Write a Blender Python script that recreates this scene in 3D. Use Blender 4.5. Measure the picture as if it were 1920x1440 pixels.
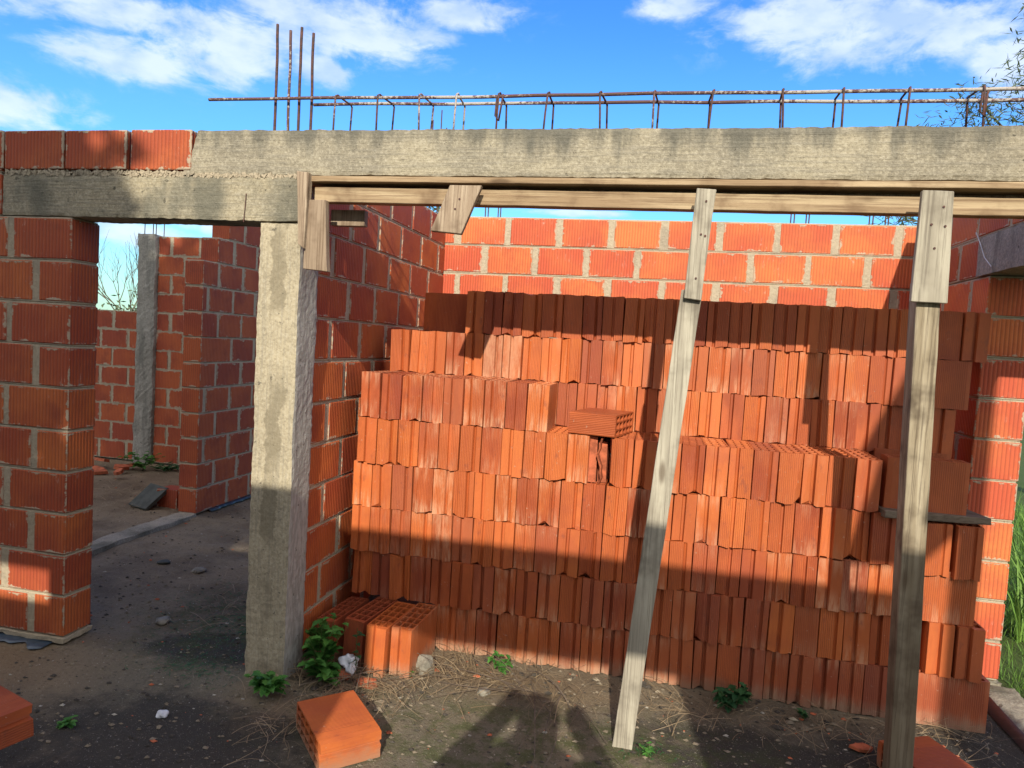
import bpy, bmesh, math, random
from mathutils import Vector, Matrix, noise
random.seed(7)
R=math.radians
S=bpy.context.scene
for o in list(bpy.data.objects): bpy.data.objects.remove(o)
COL=S.collection
# ------------------------------------------------------------ camera
F,PITCH,ROLL,YAW,CH=1310.04,.0584,.0583,.2062,1.554
cd=bpy.data.cameras.new('camera'); cam=bpy.data.objects.new('camera',cd); COL.objects.link(cam)
cd.sensor_fit='HORIZONTAL'; cd.sensor_width=36; cd.lens=F/1920*36; cd.clip_start=.02; cd.clip_end=3000
cam.matrix_world=Matrix.Translation((0,0,CH))@Matrix.Rotation(YAW,4,'Z')@Matrix.Rotation(math.pi/2-PITCH,4,'X')@Matrix.Rotation(ROLL,4,'Z')
S.camera=cam
# ------------------------------------------------------------ view
S.view_settings.view_transform='Standard'; S.view_settings.look='None'; S.view_settings.exposure=0.72; S.view_settings.gamma=1
S.render.resolution_x=1024; S.render.resolution_y=768
# ------------------------------------------------------------ sun
SD=Vector((-.14,1,-.555)).normalized()
sl=bpy.data.lights.new('sun','SUN'); sl.energy=3.7; sl.angle=R(.5); sl.color=(1,.92,.76)
so=bpy.data.objects.new('sun',sl); COL.objects.link(so); so.rotation_euler=SD.to_track_quat('-Z','Y').to_euler(); so.location=(1,-6,6)
# ------------------------------------------------------------ node helper
class G:
    def __init__(s,nt): s.nt=nt; s.c={}
    def n(s,t,ins=None,**at):
        d=s.nt.nodes.new('ShaderNode'+t)
        for k,v in at.items(): setattr(d,k,v)
        for k,v in (ins or {}).items(): s.set(d.inputs[k],v)
        return d
    def set(s,sock,v):
        if isinstance(v,bpy.types.NodeSocket): s.nt.links.new(v,sock)
        elif isinstance(v,bpy.types.Node): s.nt.links.new(v.outputs[0],sock)
        else:
            if isinstance(v,(tuple,list)) and len(v)==3 and sock.type=='RGBA': v=(*v,1)
            sock.default_value=v
    def m(s,op,a,b=0,c=0,clamp=False): return s.n('Math',{0:a,1:b,2:c},operation=op,use_clamp=clamp).outputs[0]
    def mix(s,f,a,b,mode='MIX'):
        d=s.n('Mix',data_type='RGBA',blend_type=mode); s.set(d.inputs[0],f); s.set(d.inputs[6],a); s.set(d.inputs[7],b); return d.outputs[2]
    def ramp(s,f,lo,hi,a=0,b=1): return s.n('MapRange',{0:f,1:lo,2:hi,3:a,4:b},clamp=True,interpolation_type='SMOOTHSTEP').outputs[0]
    def noise(s,vec,scale,detail=4,rough=.55,dist=0,fac=True):
        d=s.n('TexNoise',{'Vector':vec,'Scale':scale,'Detail':detail,'Roughness':rough,'Distortion':dist}); return d.outputs[0 if fac else 1]
    def vmul(s,v,t): return s.n('VectorMath',{0:v,1:t},operation='MULTIPLY').outputs[0]
    def vadd(s,v,t): return s.n('VectorMath',{0:v,1:t},operation='ADD').outputs[0]
def newmat(name):
    m=bpy.data.materials.new(name); m.use_nodes=True; g=G(m.node_tree); b=m.node_tree.nodes['Principled BSDF']; g.b=b
    return m,g
def bump(g,h,strength=.5,dist=.01,normal=None):
    d=g.n('Bump',{'Strength':strength,'Distance':dist,'Height':h})
    if normal is not None: g.set(d.inputs['Normal'],normal)
    return d.outputs[0]
# ------------------------------------------------------------ world: sky and clouds
W=bpy.data.worlds.new('World'); S.world=W; W.use_nodes=True; g=G(W.node_tree); bg=W.node_tree.nodes['Background']
sky=g.n('TexSky',sky_type='NISHITA',sun_disc=False,sun_elevation=R(29),sun_rotation=R(172),air_density=1.3,dust_density=.4,ozone_density=3)
tc=g.n('TexCoord').outputs['Generated']; sep=g.n('SeparateXYZ',{0:tc})
az=g.m('ARCTAN2',sep.outputs[0],sep.outputs[1]); el=g.m('ARCSINE',sep.outputs[2])
tint=g.mix(g.ramp(el,.02,.26),(.38,.65,.82),(.29,.61,1.0)); tint=g.mix(g.ramp(el,.26,.46),tint,(.21,.51,1.03))
skyc=g.mix(1.0,sky.outputs[0],tint,'MULTIPLY')
BL=[(-0.742,0.356,0.206,0.025),(-0.605,0.340,0.076,0.039),(-0.724,0.313,0.076,0.025),(-0.460,0.391,0.117,0.042),(-0.317,0.425,0.076,0.019),(-0.86,0.232,0.09,0.028),(-0.010,0.442,0.048,0.014),(0.148,0.414,0.103,0.029),(0.238,0.380,0.089,0.032),(0.305,0.402,0.137,0.039),(0.40,0.344,0.05,0.039),(-0.138,0.186,0.062,0.005),(-0.719,0.109,0.07,0.014),(-0.59,0.128,0.062,0.010),(-0.492,0.338,0.041,0.019),(1.6,.3,.4,.1),(3,.4,.6,.12),(-2,.3,.4,.1)]
cp=g.n('CombineXYZ',{0:az,1:g.m('MULTIPLY',el,2.0),2:0.3}).outputs[0]
tot=None
for a0,e0,sa,se in BL:
    dx=g.m('DIVIDE',g.m('SUBTRACT',az,a0),sa*1.15); dy=g.m('DIVIDE',g.m('SUBTRACT',el,e0),se*1.15)
    q=g.m('EXPONENT',g.m('MULTIPLY',g.m('ADD',g.m('MULTIPLY',dx,dx),g.m('MULTIPLY',dy,dy)),-1.0))
    tot=q if tot is None else g.m('MAXIMUM',tot,q)
n1=g.noise(cp,9,9,.62,.5); n2=g.noise(g.vadd(cp,(3,1,0)),26,6,.6,.3)
nn=g.m('ADD',g.m('MULTIPLY',n1,1.2),g.m('MULTIPLY',n2,.62))
dens=g.ramp(g.m('ADD',tot,g.m('MULTIPLY',g.m('SUBTRACT',nn,.915),1.9)),.18,1.0)
dens=g.m('MULTIPLY',dens,g.m('MINIMUM',g.m('MULTIPLY',tot,2.4),1),clamp=True)
shade=g.ramp(g.noise(g.vadd(cp,(0,-.05,0)),14,5,.5),.35,.7)
cloudc=g.mix(shade,(4.0,4.4,4.85),(2.5,3.2,4.2))
back=g.ramp(g.m('ABSOLUTE',az),1.15,1.8)  # unseen bright cloud bank behind the camera, added as warm fill light
cloudc=g.mix(back,cloudc,(6.4,5.9,5.1)); dens=g.m('MAXIMUM',dens,g.m('MULTIPLY',back,g.m('MULTIPLY',g.ramp(el,0,.06),g.ramp(nn,.55,.85,.55,1))))
g.set(bg.inputs['Color'],g.mix(g.m('MULTIPLY',dens,.77),skyc,cloudc)); bg.inputs['Strength'].default_value=.15
# ------------------------------------------------------------ object helpers
def tag(o,label=None,cat=None,group=None,kind=None):
    if label: o['label']=label
    if cat: o['category']=cat
    if group: o['group']=group
    if kind: o['kind']=kind
    return o
def empty(name,loc,label,cat,group=None,rz=0):
    o=bpy.data.objects.new(name,None); COL.objects.link(o); o.location=loc; o.rotation_euler=(0,0,rz); o.empty_display_size=.05
    return tag(o,label,cat,group)
def obj(name,bm,mats,parent=None,loc=None,rot=None,smooth=False):
    me=bpy.data.meshes.new(name)
    if isinstance(bm,bmesh.types.BMesh): bm.to_mesh(me); bm.free()
    else: me=bm
    if smooth:
        for p in me.polygons: p.use_smooth=True
    if not isinstance(mats,(list,tuple)): mats=[mats]
    if not me.materials:
        for m in mats: me.materials.append(m)
    o=bpy.data.objects.new(name,me); COL.objects.link(o)
    if parent: o.parent=parent
    if loc is not None: o.location=loc
    if rot is not None: o.rotation_euler=rot
    return o
def recenter(o):   # put the origin at the base of a world-space mesh
    me=o.data; xs=[v.co for v in me.vertices]
    c=Vector(((min(v.x for v in xs)+max(v.x for v in xs))/2,(min(v.y for v in xs)+max(v.y for v in xs))/2,min(v.z for v in xs)))
    me.transform(Matrix.Translation(-c)); o.location=o.location+c; return o
def box(bm,x0,x1,y0,y1,z0,z1,mi=0,j=0.0,M=None):
    r=lambda:random.uniform(-j,j) if j else 0
    V=[bm.verts.new((x+r(),y+r(),z+r())) for z in (z0,z1) for x,y in ((x0,y0),(x1,y0),(x1,y1),(x0,y1))]
    fs=[bm.faces.new([V[i] for i in q]) for q in ((3,2,1,0),(4,5,6,7),(0,1,5,4),(1,2,6,5),(2,3,7,6),(3,0,4,7))]
    for f in fs: f.material_index=mi
    if M is not None:
        for v in V: v.co=M@v.co
    return V,fs
def gridbox(bm,x0,x1,y0,y1,z0,z1,res=.02,amp=.002,big=.004,seed=0):
    """box with subdivided, noise-displaced faces (rough cast concrete, sawn timber)"""
    rs=res if isinstance(res,tuple) else (res,)*3
    n=[max(1,int(round((b-a)/r))) for a,b,r in ((x0,x1,rs[0]),(y0,y1,rs[1]),(z0,z1,rs[2]))]
    vs={}
    def V(i,j,k):
        key=(i,j,k)
        if key not in vs:
            p=Vector((x0+(x1-x0)*i/n[0],y0+(y1-y0)*j/n[1],z0+(z1-z0)*k/n[2]))
            q=p+Vector((seed,seed*.7,0))
            d=noise.noise_vector(q*38)*amp+noise.noise_vector(q*6)*big
            edge=(i in(0,n[0]))+(j in(0,n[1]))+(k in(0,n[2]))
            if edge>=2: 
                c=Vector(((x0+x1)/2,(y0+y1)/2,(z0+z1)/2)); w=Vector(((c.x-p.x) if i in(0,n[0]) else 0,(c.y-p.y) if j in(0,n[1]) else 0,(c.z-p.z) if k in(0,n[2]) else 0))
                w=Vector([math.copysign(1,t) if t else 0 for t in w]); d=d+w*abs(noise.noise(q*30))*amp*2.2+w*amp*.6
            vs[key]=bm.verts.new(p+d)
        return vs[key]
    for ax in range(3):
        a,b=[t for t in range(3) if t!=ax]
        for side in (0,n[ax]):
            for i in range(n[a]):
                for j in range(n[b]):
                    def K(ii,jj):
                        t=[0,0,0]; t[ax]=side; t[a]=ii; t[b]=jj; return V(*t)
                    q=[K(i,j),K(i+1,j),K(i+1,j+1),K(i,j+1)]
                    if (side==0)!=(ax==1): q.reverse()
                    bm.faces.new(q)
    return vs
def tube(bm,pts,r,sides=6,r1=None,mi=0,cap=True):
    pts=[Vector(p) for p in pts]; rings=[]; N=len(pts)
    for i,p in enumerate(pts):
        t=(pts[min(i+1,N-1)]-pts[max(i-1,0)]).normalized()
        a=t.orthogonal().normalized() if i==0 else (prev-t*prev.dot(t)).normalized()
        prev=a; b=t.cross(a); rr=r if r1 is None else r+(r1-r)*i/max(1,N-1)
        rings.append([bm.verts.new(p+(a*math.cos(2*math.pi*k/sides)+b*math.sin(2*math.pi*k/sides))*rr) for k in range(sides)])
    for i in range(N-1):
        for k in range(sides):
            f=bm.faces.new((rings[i][k],rings[i][(k+1)%sides],rings[i+1][(k+1)%sides],rings[i+1][k])); f.material_index=mi
    if cap and sides>2:
        bm.faces.new(list(reversed(rings[0]))).material_index=mi; bm.faces.new(rings[-1]).material_index=mi
def bevel(o,w=.003,seg=1):
    m=o.modifiers.new('bevel','BEVEL'); m.width=w; m.segments=seg; m.limit_method='ANGLE'; m.angle_limit=R(40); return o
# ------------------------------------------------------------ materials
def wall_brick_mat(name,base,orange,dark,eff=.35):
    m,g=newmat(name)
    co=g.n('TexCoord').outputs['Object']; sp=g.n('SeparateXYZ',{0:co}); uv=g.n('UVMap').outputs[0]; su=g.n('SeparateXYZ',{0:uv})
    tn=g.n('Attribute',attribute_name='tint').outputs['Fac']
    big=g.noise(co,3.3,3,.5); st=g.noise(g.vmul(co,(30,30,2.2)),1.6,3,.6)
    c=g.mix(g.ramp(g.m('ADD',g.m('MULTIPLY',tn,.34),g.m('MULTIPLY',big,1.0)),.45,.95),base,orange)
    c=g.mix(g.m('MULTIPLY',g.ramp(g.noise(co,5.5,4,.6),.50,.72),.55),c,dark)
    c=g.mix(g.m('MULTIPLY',g.ramp(st,.4,.75),.28),c,g.mix(.5,c,orange))
    # ribs
    ph=g.m('ADD',g.m('MULTIPLY',g.m('ADD',sp.outputs[0],sp.outputs[1]),2*math.pi/.0185),g.m('MULTIPLY',g.noise(co,3,1),1.2))
    rib=g.m('SINE',ph); ribd=g.ramp(rib,-1,-.45,1,0)
    c=g.mix(g.m('MULTIPLY',ribd,.42),c,(.10,.018,.010))
    # lime and mortar smears that cling to brick edges
    eu=g.m('MULTIPLY',g.m('MINIMUM',su.outputs[0],g.m('SUBTRACT',1,su.outputs[0])),.31)
    ev=g.m('MULTIPLY',g.m('MINIMUM',su.outputs[1],g.m('SUBTRACT',1,su.outputs[1])),.19)
    ed=g.m('MINIMUM',eu,ev); ns=g.noise(co,42,5,.7); nl=g.noise(co,11,2,.5)
    smear=g.ramp(g.m('SUBTRACT',g.m('ADD',g.m('MULTIPLY',g.m('SUBTRACT',ns,.48),.060),g.m('MULTIPLY',g.m('SUBTRACT',nl,.5),.055)),ed),-.005,.002)
    lime=g.m('MULTIPLY',g.ramp(g.noise(g.vmul(co,(1,1,.28)),55,6,.78),.56,.76),g.ramp(g.m('ADD',g.noise(co,7,3,.6),g.m('MULTIPLY',g.ramp(ev,0,.06,1,0),.16)),.52,.72))
    c=g.mix(g.m('MULTIPLY',lime,eff),c,(.62,.50,.42))
    c=g.mix(g.m('MULTIPLY',g.ramp(ns,.66,.74),.35),c,(.5,.42,.36))
    c=g.mix(g.m('MULTIPLY',smear,.88),c,(.40,.335,.245))
    g.set(g.b.inputs['Base Color'],c); g.set(g.b.inputs['Roughness'],.72); g.b.inputs['Specular IOR Level'].default_value=.35
    b1=bump(g,rib,.35,.003); b2=bump(g,g.m('ADD',ns,g.m('MULTIPLY',smear,1.3)),.35,.006,b1); g.set(g.b.inputs['Normal'],b2)
    return m
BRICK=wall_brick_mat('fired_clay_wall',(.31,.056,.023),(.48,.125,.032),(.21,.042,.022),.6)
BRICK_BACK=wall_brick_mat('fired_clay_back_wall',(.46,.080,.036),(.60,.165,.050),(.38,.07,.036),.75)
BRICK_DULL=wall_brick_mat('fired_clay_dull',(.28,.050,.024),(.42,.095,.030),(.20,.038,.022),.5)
def mortar_mat():
    m,g=newmat('mortar'); co=g.n('TexCoord').outputs['Object']
    n=g.noise(co,60,6,.75); n2=g.noise(co,7,3,.5)
    c=g.mix(n,(.25,.21,.15),(.60,.51,.38)); c=g.mix(g.m('MULTIPLY',g.ramp(n2,.5,.7),.4),c,(.20,.18,.15))
    c=g.mix(g.m('MULTIPLY',g.ramp(g.noise(co,140,2,.6),.6,.75),.6),c,(.12,.10,.08))
    g.set(g.b.inputs['Base Color'],c); g.b.inputs['Roughness'].default_value=.95; g.b.inputs['Specular IOR Level'].default_value=.1
    g.set(g.b.inputs['Normal'],bump(g,n,.9,.012)); return m
MORTAR=mortar_mat()
def concrete_mat(name,a=(.335,.295,.215),b=(.245,.218,.165),stain=(.085,.085,.075),stainpos='top',vert=False):
    m,g=newmat(name); co=g.n('TexCoord').outputs['Object']; sp=g.n('SeparateXYZ',{0:co}); gen=g.n('SeparateXYZ',{0:g.n('TexCoord').outputs['Generated']})
    n=g.noise(co,4.5,5,.6); f=g.noise(co,90,4,.7); grain=g.noise(g.vmul(co,(2,2,40) if not vert else (50,50,2)),2.2,4,.6)
    c=g.mix(g.ramp(n,.35,.65),a,b); c=g.mix(g.m('MULTIPLY',g.ramp(f,.45,.7),.45),c,(.50,.46,.37)); c=g.mix(g.m('MULTIPLY',g.ramp(f,.5,.3),.5),c,(.15,.135,.11))
    c=g.mix(g.m('MULTIPLY',g.ramp(grain,.48,.62),.35),c,(.20,.185,.155))
    runs=g.noise(g.vmul(co,(1,1,.12)),9,5,.65)
    if stainpos=='top':
        s=g.m('MULTIPLY',g.ramp(g.m('ADD',gen.outputs[2],g.m('MULTIPLY',g.m('SUBTRACT',runs,.5),2.2)),.42,1.1),.75)
    elif stainpos=='patch':
        s=g.m('MULTIPLY',g.ramp(g.noise(g.vmul(co,(1,1,.55)),4.3,4,.55),.49,.68),.72)
    elif stainpos=='column':
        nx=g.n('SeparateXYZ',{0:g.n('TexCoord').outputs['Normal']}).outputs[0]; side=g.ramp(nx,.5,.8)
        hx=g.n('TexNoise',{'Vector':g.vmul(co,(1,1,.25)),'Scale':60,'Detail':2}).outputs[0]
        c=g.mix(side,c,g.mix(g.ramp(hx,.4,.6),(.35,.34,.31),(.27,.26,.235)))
        cx=g.m('ABSOLUTE',g.m('ADD',g.m('SUBTRACT',gen.outputs[0],.5),g.m('MULTIPLY',g.m('SUBTRACT',g.noise(g.vmul(co,(.3,.3,1)),5,5,.7),.5),.9)))
        s=g.m('MULTIPLY',g.m('MULTIPLY',g.ramp(cx,.15,.19,1,0),g.ramp(g.noise(g.vadd(co,(0,0,4)),3.1,4,.6),.40,.55)),g.m('MULTIPLY',g.m('SUBTRACT',1,side),.62))
    else:
        s=g.m('MULTIPLY',g.ramp(g.noise(g.vmul(co,(1.6,1.6,.22)),7,5,.6),.50,.66),.5)
    c=g.mix(s,c,stain)
    c=g.mix(g.m('MULTIPLY',g.ramp(g.noise(co,33,3,.6),.66,.72),.7),c,(.06,.055,.045))
    g.set(g.b.inputs['Base Color'],c); g.b.inputs['Roughness'].default_value=.93; g.b.inputs['Specular IOR Level'].default_value=.15
    g.set(g.b.inputs['Normal'],bump(g,g.m('ADD',f,g.m('MULTIPLY',grain,.9)),.5 if stainpos=='column' else .75,.005 if stainpos=='column' else .007)); return m
CONC_BEAM=concrete_mat('cast_concrete_beam')
CONC_LINTEL=concrete_mat('cast_concrete_lintel',(.35,.30,.205),(.265,.235,.17),(.10,.10,.082),'patch')
CONC_COL=concrete_mat('cast_concrete_column',(.39,.335,.235),(.32,.275,.195),(.17,.145,.10),'column',True)
CONC_GREY=concrete_mat('cast_concrete_grey',(.30,.29,.265),(.22,.21,.19),(.10,.10,.09),'runs',True)
CONC_FLOOR=concrete_mat('kerb_concrete',(.30,.26,.20),(.20,.175,.135),(.09,.085,.06),'patch')
def pile_mat():
    m,g=newmat('new_hollow_brick_clay'); co=g.n('TexCoord').outputs['Object']; sp=g.n('SeparateXYZ',{0:co}); oi=g.n('ObjectInfo')
    oc=g.n('SeparateColor',{0:oi.outputs['Color']}); rnd=oi.outputs['Random']; rib_a=g.n('Attribute',attribute_name='rib').outputs['Fac']
    off=g.n('CombineXYZ',{0:g.m('MULTIPLY',rnd,37),1:g.m('MULTIPLY',rnd,91),2:g.m('MULTIPLY',rnd,13)}).outputs[0]; cv=g.vadd(co,off)
    c=g.mix(oc.outputs[0],(.25,.049,.019),(.51,.138,.035))
    n=g.noise(g.vmul(cv,(1,1,.35)),9,4,.6); c=g.mix(g.m('MULTIPLY',g.ramp(n,.4,.7),.5),c,(.55,.137,.042))
    fine=g.noise(g.vmul(cv,(1,1,.06)),150,3,.7); c=g.mix(g.m('MULTIPLY',g.ramp(fine,.45,.7),.25),c,(.28,.05,.025))
    ph=g.m('MULTIPLY',g.m('ADD',sp.outputs[0],sp.outputs[1]),2*math.pi/.0082); rib=g.m('MULTIPLY',g.m('SINE',ph),rib_a)
    c=g.mix(g.m('MULTIPLY',g.ramp(rib,-.2,-1,0,1),.45),c,(.16,.028,.016))
    lime=g.m('MULTIPLY',g.ramp(g.m('ADD',g.noise(g.vmul(cv,(1,1,.3)),16,6,.7),g.m('MULTIPLY',g.m('SUBTRACT',oc.outputs[1],.5),.6)),.55,.85),.8)
    oz=sp.outputs[2]; edge=g.m('MAXIMUM',g.ramp(oz,0,.11,1,0),g.m('MULTIPLY',g.ramp(oz,.13,.226,0,1),.6))
    lime=g.m('MAXIMUM',lime,g.m('MULTIPLY',g.m('MULTIPLY',edge,g.ramp(oc.outputs[1],.22,.45)),g.ramp(g.noise(g.vmul(cv,(1,1,.12)),45,4,.7),.42,.62)))
    c=g.mix(g.m('MULTIPLY',lime,.6),c,(.62,.37,.23))
    sc=g.ramp(g.noise(g.vmul(cv,(1,1,.5)),60,4,.7),.68,.76); c=g.mix(g.m('MULTIPLY',sc,.35),c,(.7,.45,.33))
    c=g.mix(g.m('MULTIPLY',oc.outputs[2],.6),c,(.22,.065,.045))
    wp=g.n('NewGeometry').outputs['Position']; wz=g.n('SeparateXYZ',{0:wp}).outputs[2]
    c=g.mix(g.m('MULTIPLY',g.ramp(g.noise(wp,2.6,4,.6),.50,.70),.5),c,(.27,.055,.03))
    c=g.mix(g.m('MULTIPLY',g.ramp(g.noise(g.vmul(wp,(1,1,.5)),23,5,.7),.58,.70),.45),c,(.17,.05,.035))
    dst=g.m('MULTIPLY',g.ramp(g.m('ADD',wz,g.m('MULTIPLY',g.noise(wp,12,4,.7),.12)),.055,.145,1,0),.6)
    c=g.mix(dst,c,(.27,.20,.14))
    c=g.mix(g.m('MULTIPLY',g.ramp(g.noise(g.vadd(wp,(4,4,4)),48,4,.7),.66,.72),.5),c,(.50,.36,.27))
    g.set(g.b.inputs['Base Color'],c); g.b.inputs['Roughness'].default_value=.5; g.b.inputs['Specular IOR Level'].default_value=.3
    g.set(g.b.inputs['Normal'],bump(g,g.m('ADD',g.m('MULTIPLY',rib,.5),g.m('MULTIPLY',fine,.5)),.4,.003)); return m
PILE=pile_mat()
def wood_mat(name,a,b,dk,axis=2,stain=.3,cup=True):
    m,g=newmat(name); co=g.n('TexCoord').outputs['Object']; rnd=g.n('ObjectInfo').outputs['Random']
    off=g.n('CombineXYZ',{0:g.m('MULTIPLY',rnd,7),1:g.m('MULTIPLY',rnd,9),2:g.m('MULTIPLY',rnd,5)}).outputs[0]; cv=g.vadd(co,off)
    sc=[14,14,14]; sc[axis]=.9; v=g.vmul(cv,tuple(sc)); warp=g.noise(v,.6,3,.6)
    wv=g.n('TexWave',{'Vector':v,'Scale':.8,'Distortion':14,'Detail':3,'Detail Scale':.6,'Detail Roughness':.6},wave_type='BANDS',bands_direction='DIAGONAL').outputs[1]
    s2=[150,150,150]; s2[axis]=2.2; fine=g.noise(g.vmul(cv,tuple(s2)),1.0,5,.75)
    c=g.mix(g.m('MULTIPLY',g.ramp(wv,.1,.95),.6),a,b); c=g.mix(g.m('MULTIPLY',g.ramp(g.noise(g.vmul(cv,tuple(1.2 if i==axis else 5 for i in range(3))),1.5,4,.6),.42,.62),.7),c,b); c=g.mix(g.m('MULTIPLY',g.ramp(fine,.48,.62),.62),c,dk); c=g.mix(g.m('MULTIPLY',g.ramp(g.noise(cv,5,4,.6),.5,.72),stain),c,dk)
    kn=g.n('TexVoronoi',{'Vector':g.vmul(cv,tuple(2.6 if i==axis else 9 for i in range(3))),'Scale':1.0,'Randomness':1}); k=g.ramp(kn.outputs['Distance'],.05,.16,1,0)
    c=g.mix(g.m('MULTIPLY',k,.65),c,(.07,.04,.022))
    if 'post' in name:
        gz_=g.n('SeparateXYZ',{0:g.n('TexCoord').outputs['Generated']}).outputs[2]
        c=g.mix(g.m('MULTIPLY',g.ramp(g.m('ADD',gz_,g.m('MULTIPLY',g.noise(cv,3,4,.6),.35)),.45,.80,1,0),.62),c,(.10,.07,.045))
    g.set(g.b.inputs['Base Color'],c); g.b.inputs['Roughness'].default_value=.85; g.b.inputs['Specular IOR Level'].default_value=.2
    g.set(g.b.inputs['Normal'],bump(g,g.m('ADD',fine,g.m('MULTIPLY',wv,.5)),.6,.004)); return m
WOOD_W=wood_mat('warm_formwork_timber',(.43,.33,.21),(.27,.185,.11),(.14,.085,.05),0,.75)
WOOD_G=wood_mat('weathered_timber',(.42,.385,.31),(.28,.25,.20),(.14,.12,.095),2,.7)
WOOD_D=wood_mat('plank_timber',(.38,.30,.22),(.25,.185,.13),(.11,.07,.045),2,.7)
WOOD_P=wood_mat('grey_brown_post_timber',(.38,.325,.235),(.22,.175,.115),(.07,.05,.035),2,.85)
WOOD_B=wood_mat('dark_board_timber',(.20,.15,.11),(.13,.095,.07),(.05,.037,.027),0,.3)
def simple(name,col,rough=.8,var=.3,scale=20,bmp=.3,spec=.3,metal=0,col2=None):
    m,g=newmat(name); co=g.n('TexCoord').outputs['Object']; n=g.noise(co,scale,4,.6)
    c2=col2 or tuple(x*(1-var) for x in col); g.set(g.b.inputs['Base Color'],g.mix(g.ramp(n,.35,.65),col,c2)); g.b.inputs['Roughness'].default_value=rough
    g.b.inputs['Specular IOR Level'].default_value=spec; g.b.inputs['Metallic'].default_value=metal
    if bmp: g.set(g.b.inputs['Normal'],bump(g,n,bmp,.004))
    return m
RUST=simple('rusty_steel',(.115,.05,.04),.8,.4,60,.5,col2=(.05,.035,.035))
RUSTW=None
m,g=newmat('cement_splashed_steel'); co=g.n('TexCoord').outputs['Object']; n=g.noise(co,75,4,.7); big=g.noise(co,3.0,2,.5)
g.set(g.b.inputs['Base Color'],g.mix(g.ramp(g.m('ADD',n,g.m('MULTIPLY',g.m('SUBTRACT',big,.5),.9)),.50,.62),(.10,.05,.045),(.36,.33,.30))); g.b.inputs['Roughness'].default_value=.85; g.set(g.b.inputs['Normal'],bump(g,n,.8,.004)); RUSTW=m
BLUEMEM=simple('damp_course_membrane',(.045,.075,.115),.35,.4,14,.4,.5)
BLACKMEM=simple('black_membrane',(.018,.018,.02),.4,.3,18,.5,.5)
PLASTIC=simple('white_plastic',(.62,.64,.68),.3,.2,30,.6,.5)
STONE=simple('grey_stone',(.24,.22,.18),.9,.4,26,.6)
CLOTH=simple('dark_clothing',(.05,.055,.07),.9)
SLATE=simple('grey_board',(.075,.08,.072),.9,.35,14,.4)
SHARD=simple('clay_shard',(.48,.13,.06),.8,.45,25,.5)
def leaf_mat(name,a,b,tr=.25):
    m,g=newmat(name); co=g.n('TexCoord').outputs['Object']; at=g.n('Attribute',attribute_name='tint').outputs['Fac']
    g.set(g.b.inputs['Base Color'],g.mix(at,a,b)); g.b.inputs['Roughness'].default_value=.55; g.b.inputs['Specular IOR Level'].default_value=.3
    t=g.n('BsdfTranslucent',{'Color':g.mix(.5,a,b)}); mx=g.n('MixShader',{0:tr,1:g.b.outputs[0],2:t.outputs[0]}); g.set(m.node_tree.nodes['Material Output'].inputs[0],mx.outputs[0]); return m
LEAF=leaf_mat('weed_leaf',(.035,.13,.022),(.09,.25,.045)); LEAF2=leaf_mat('dark_weed_leaf',(.02,.075,.03),(.045,.13,.04))
TREELEAF=leaf_mat('grey_green_leaf',(.055,.085,.045),(.12,.15,.075)); GRASS=leaf_mat('grass_blade',(.09,.20,.032),(.19,.33,.065),.35)
DRY=leaf_mat('dry_straw',(.17,.12,.07),(.33,.25,.155),.1); BARK=simple('bark',(.13,.10,.075),.9,.4,18,.6); STEM=simple('green_stem',(.09,.14,.04),.7)
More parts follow.
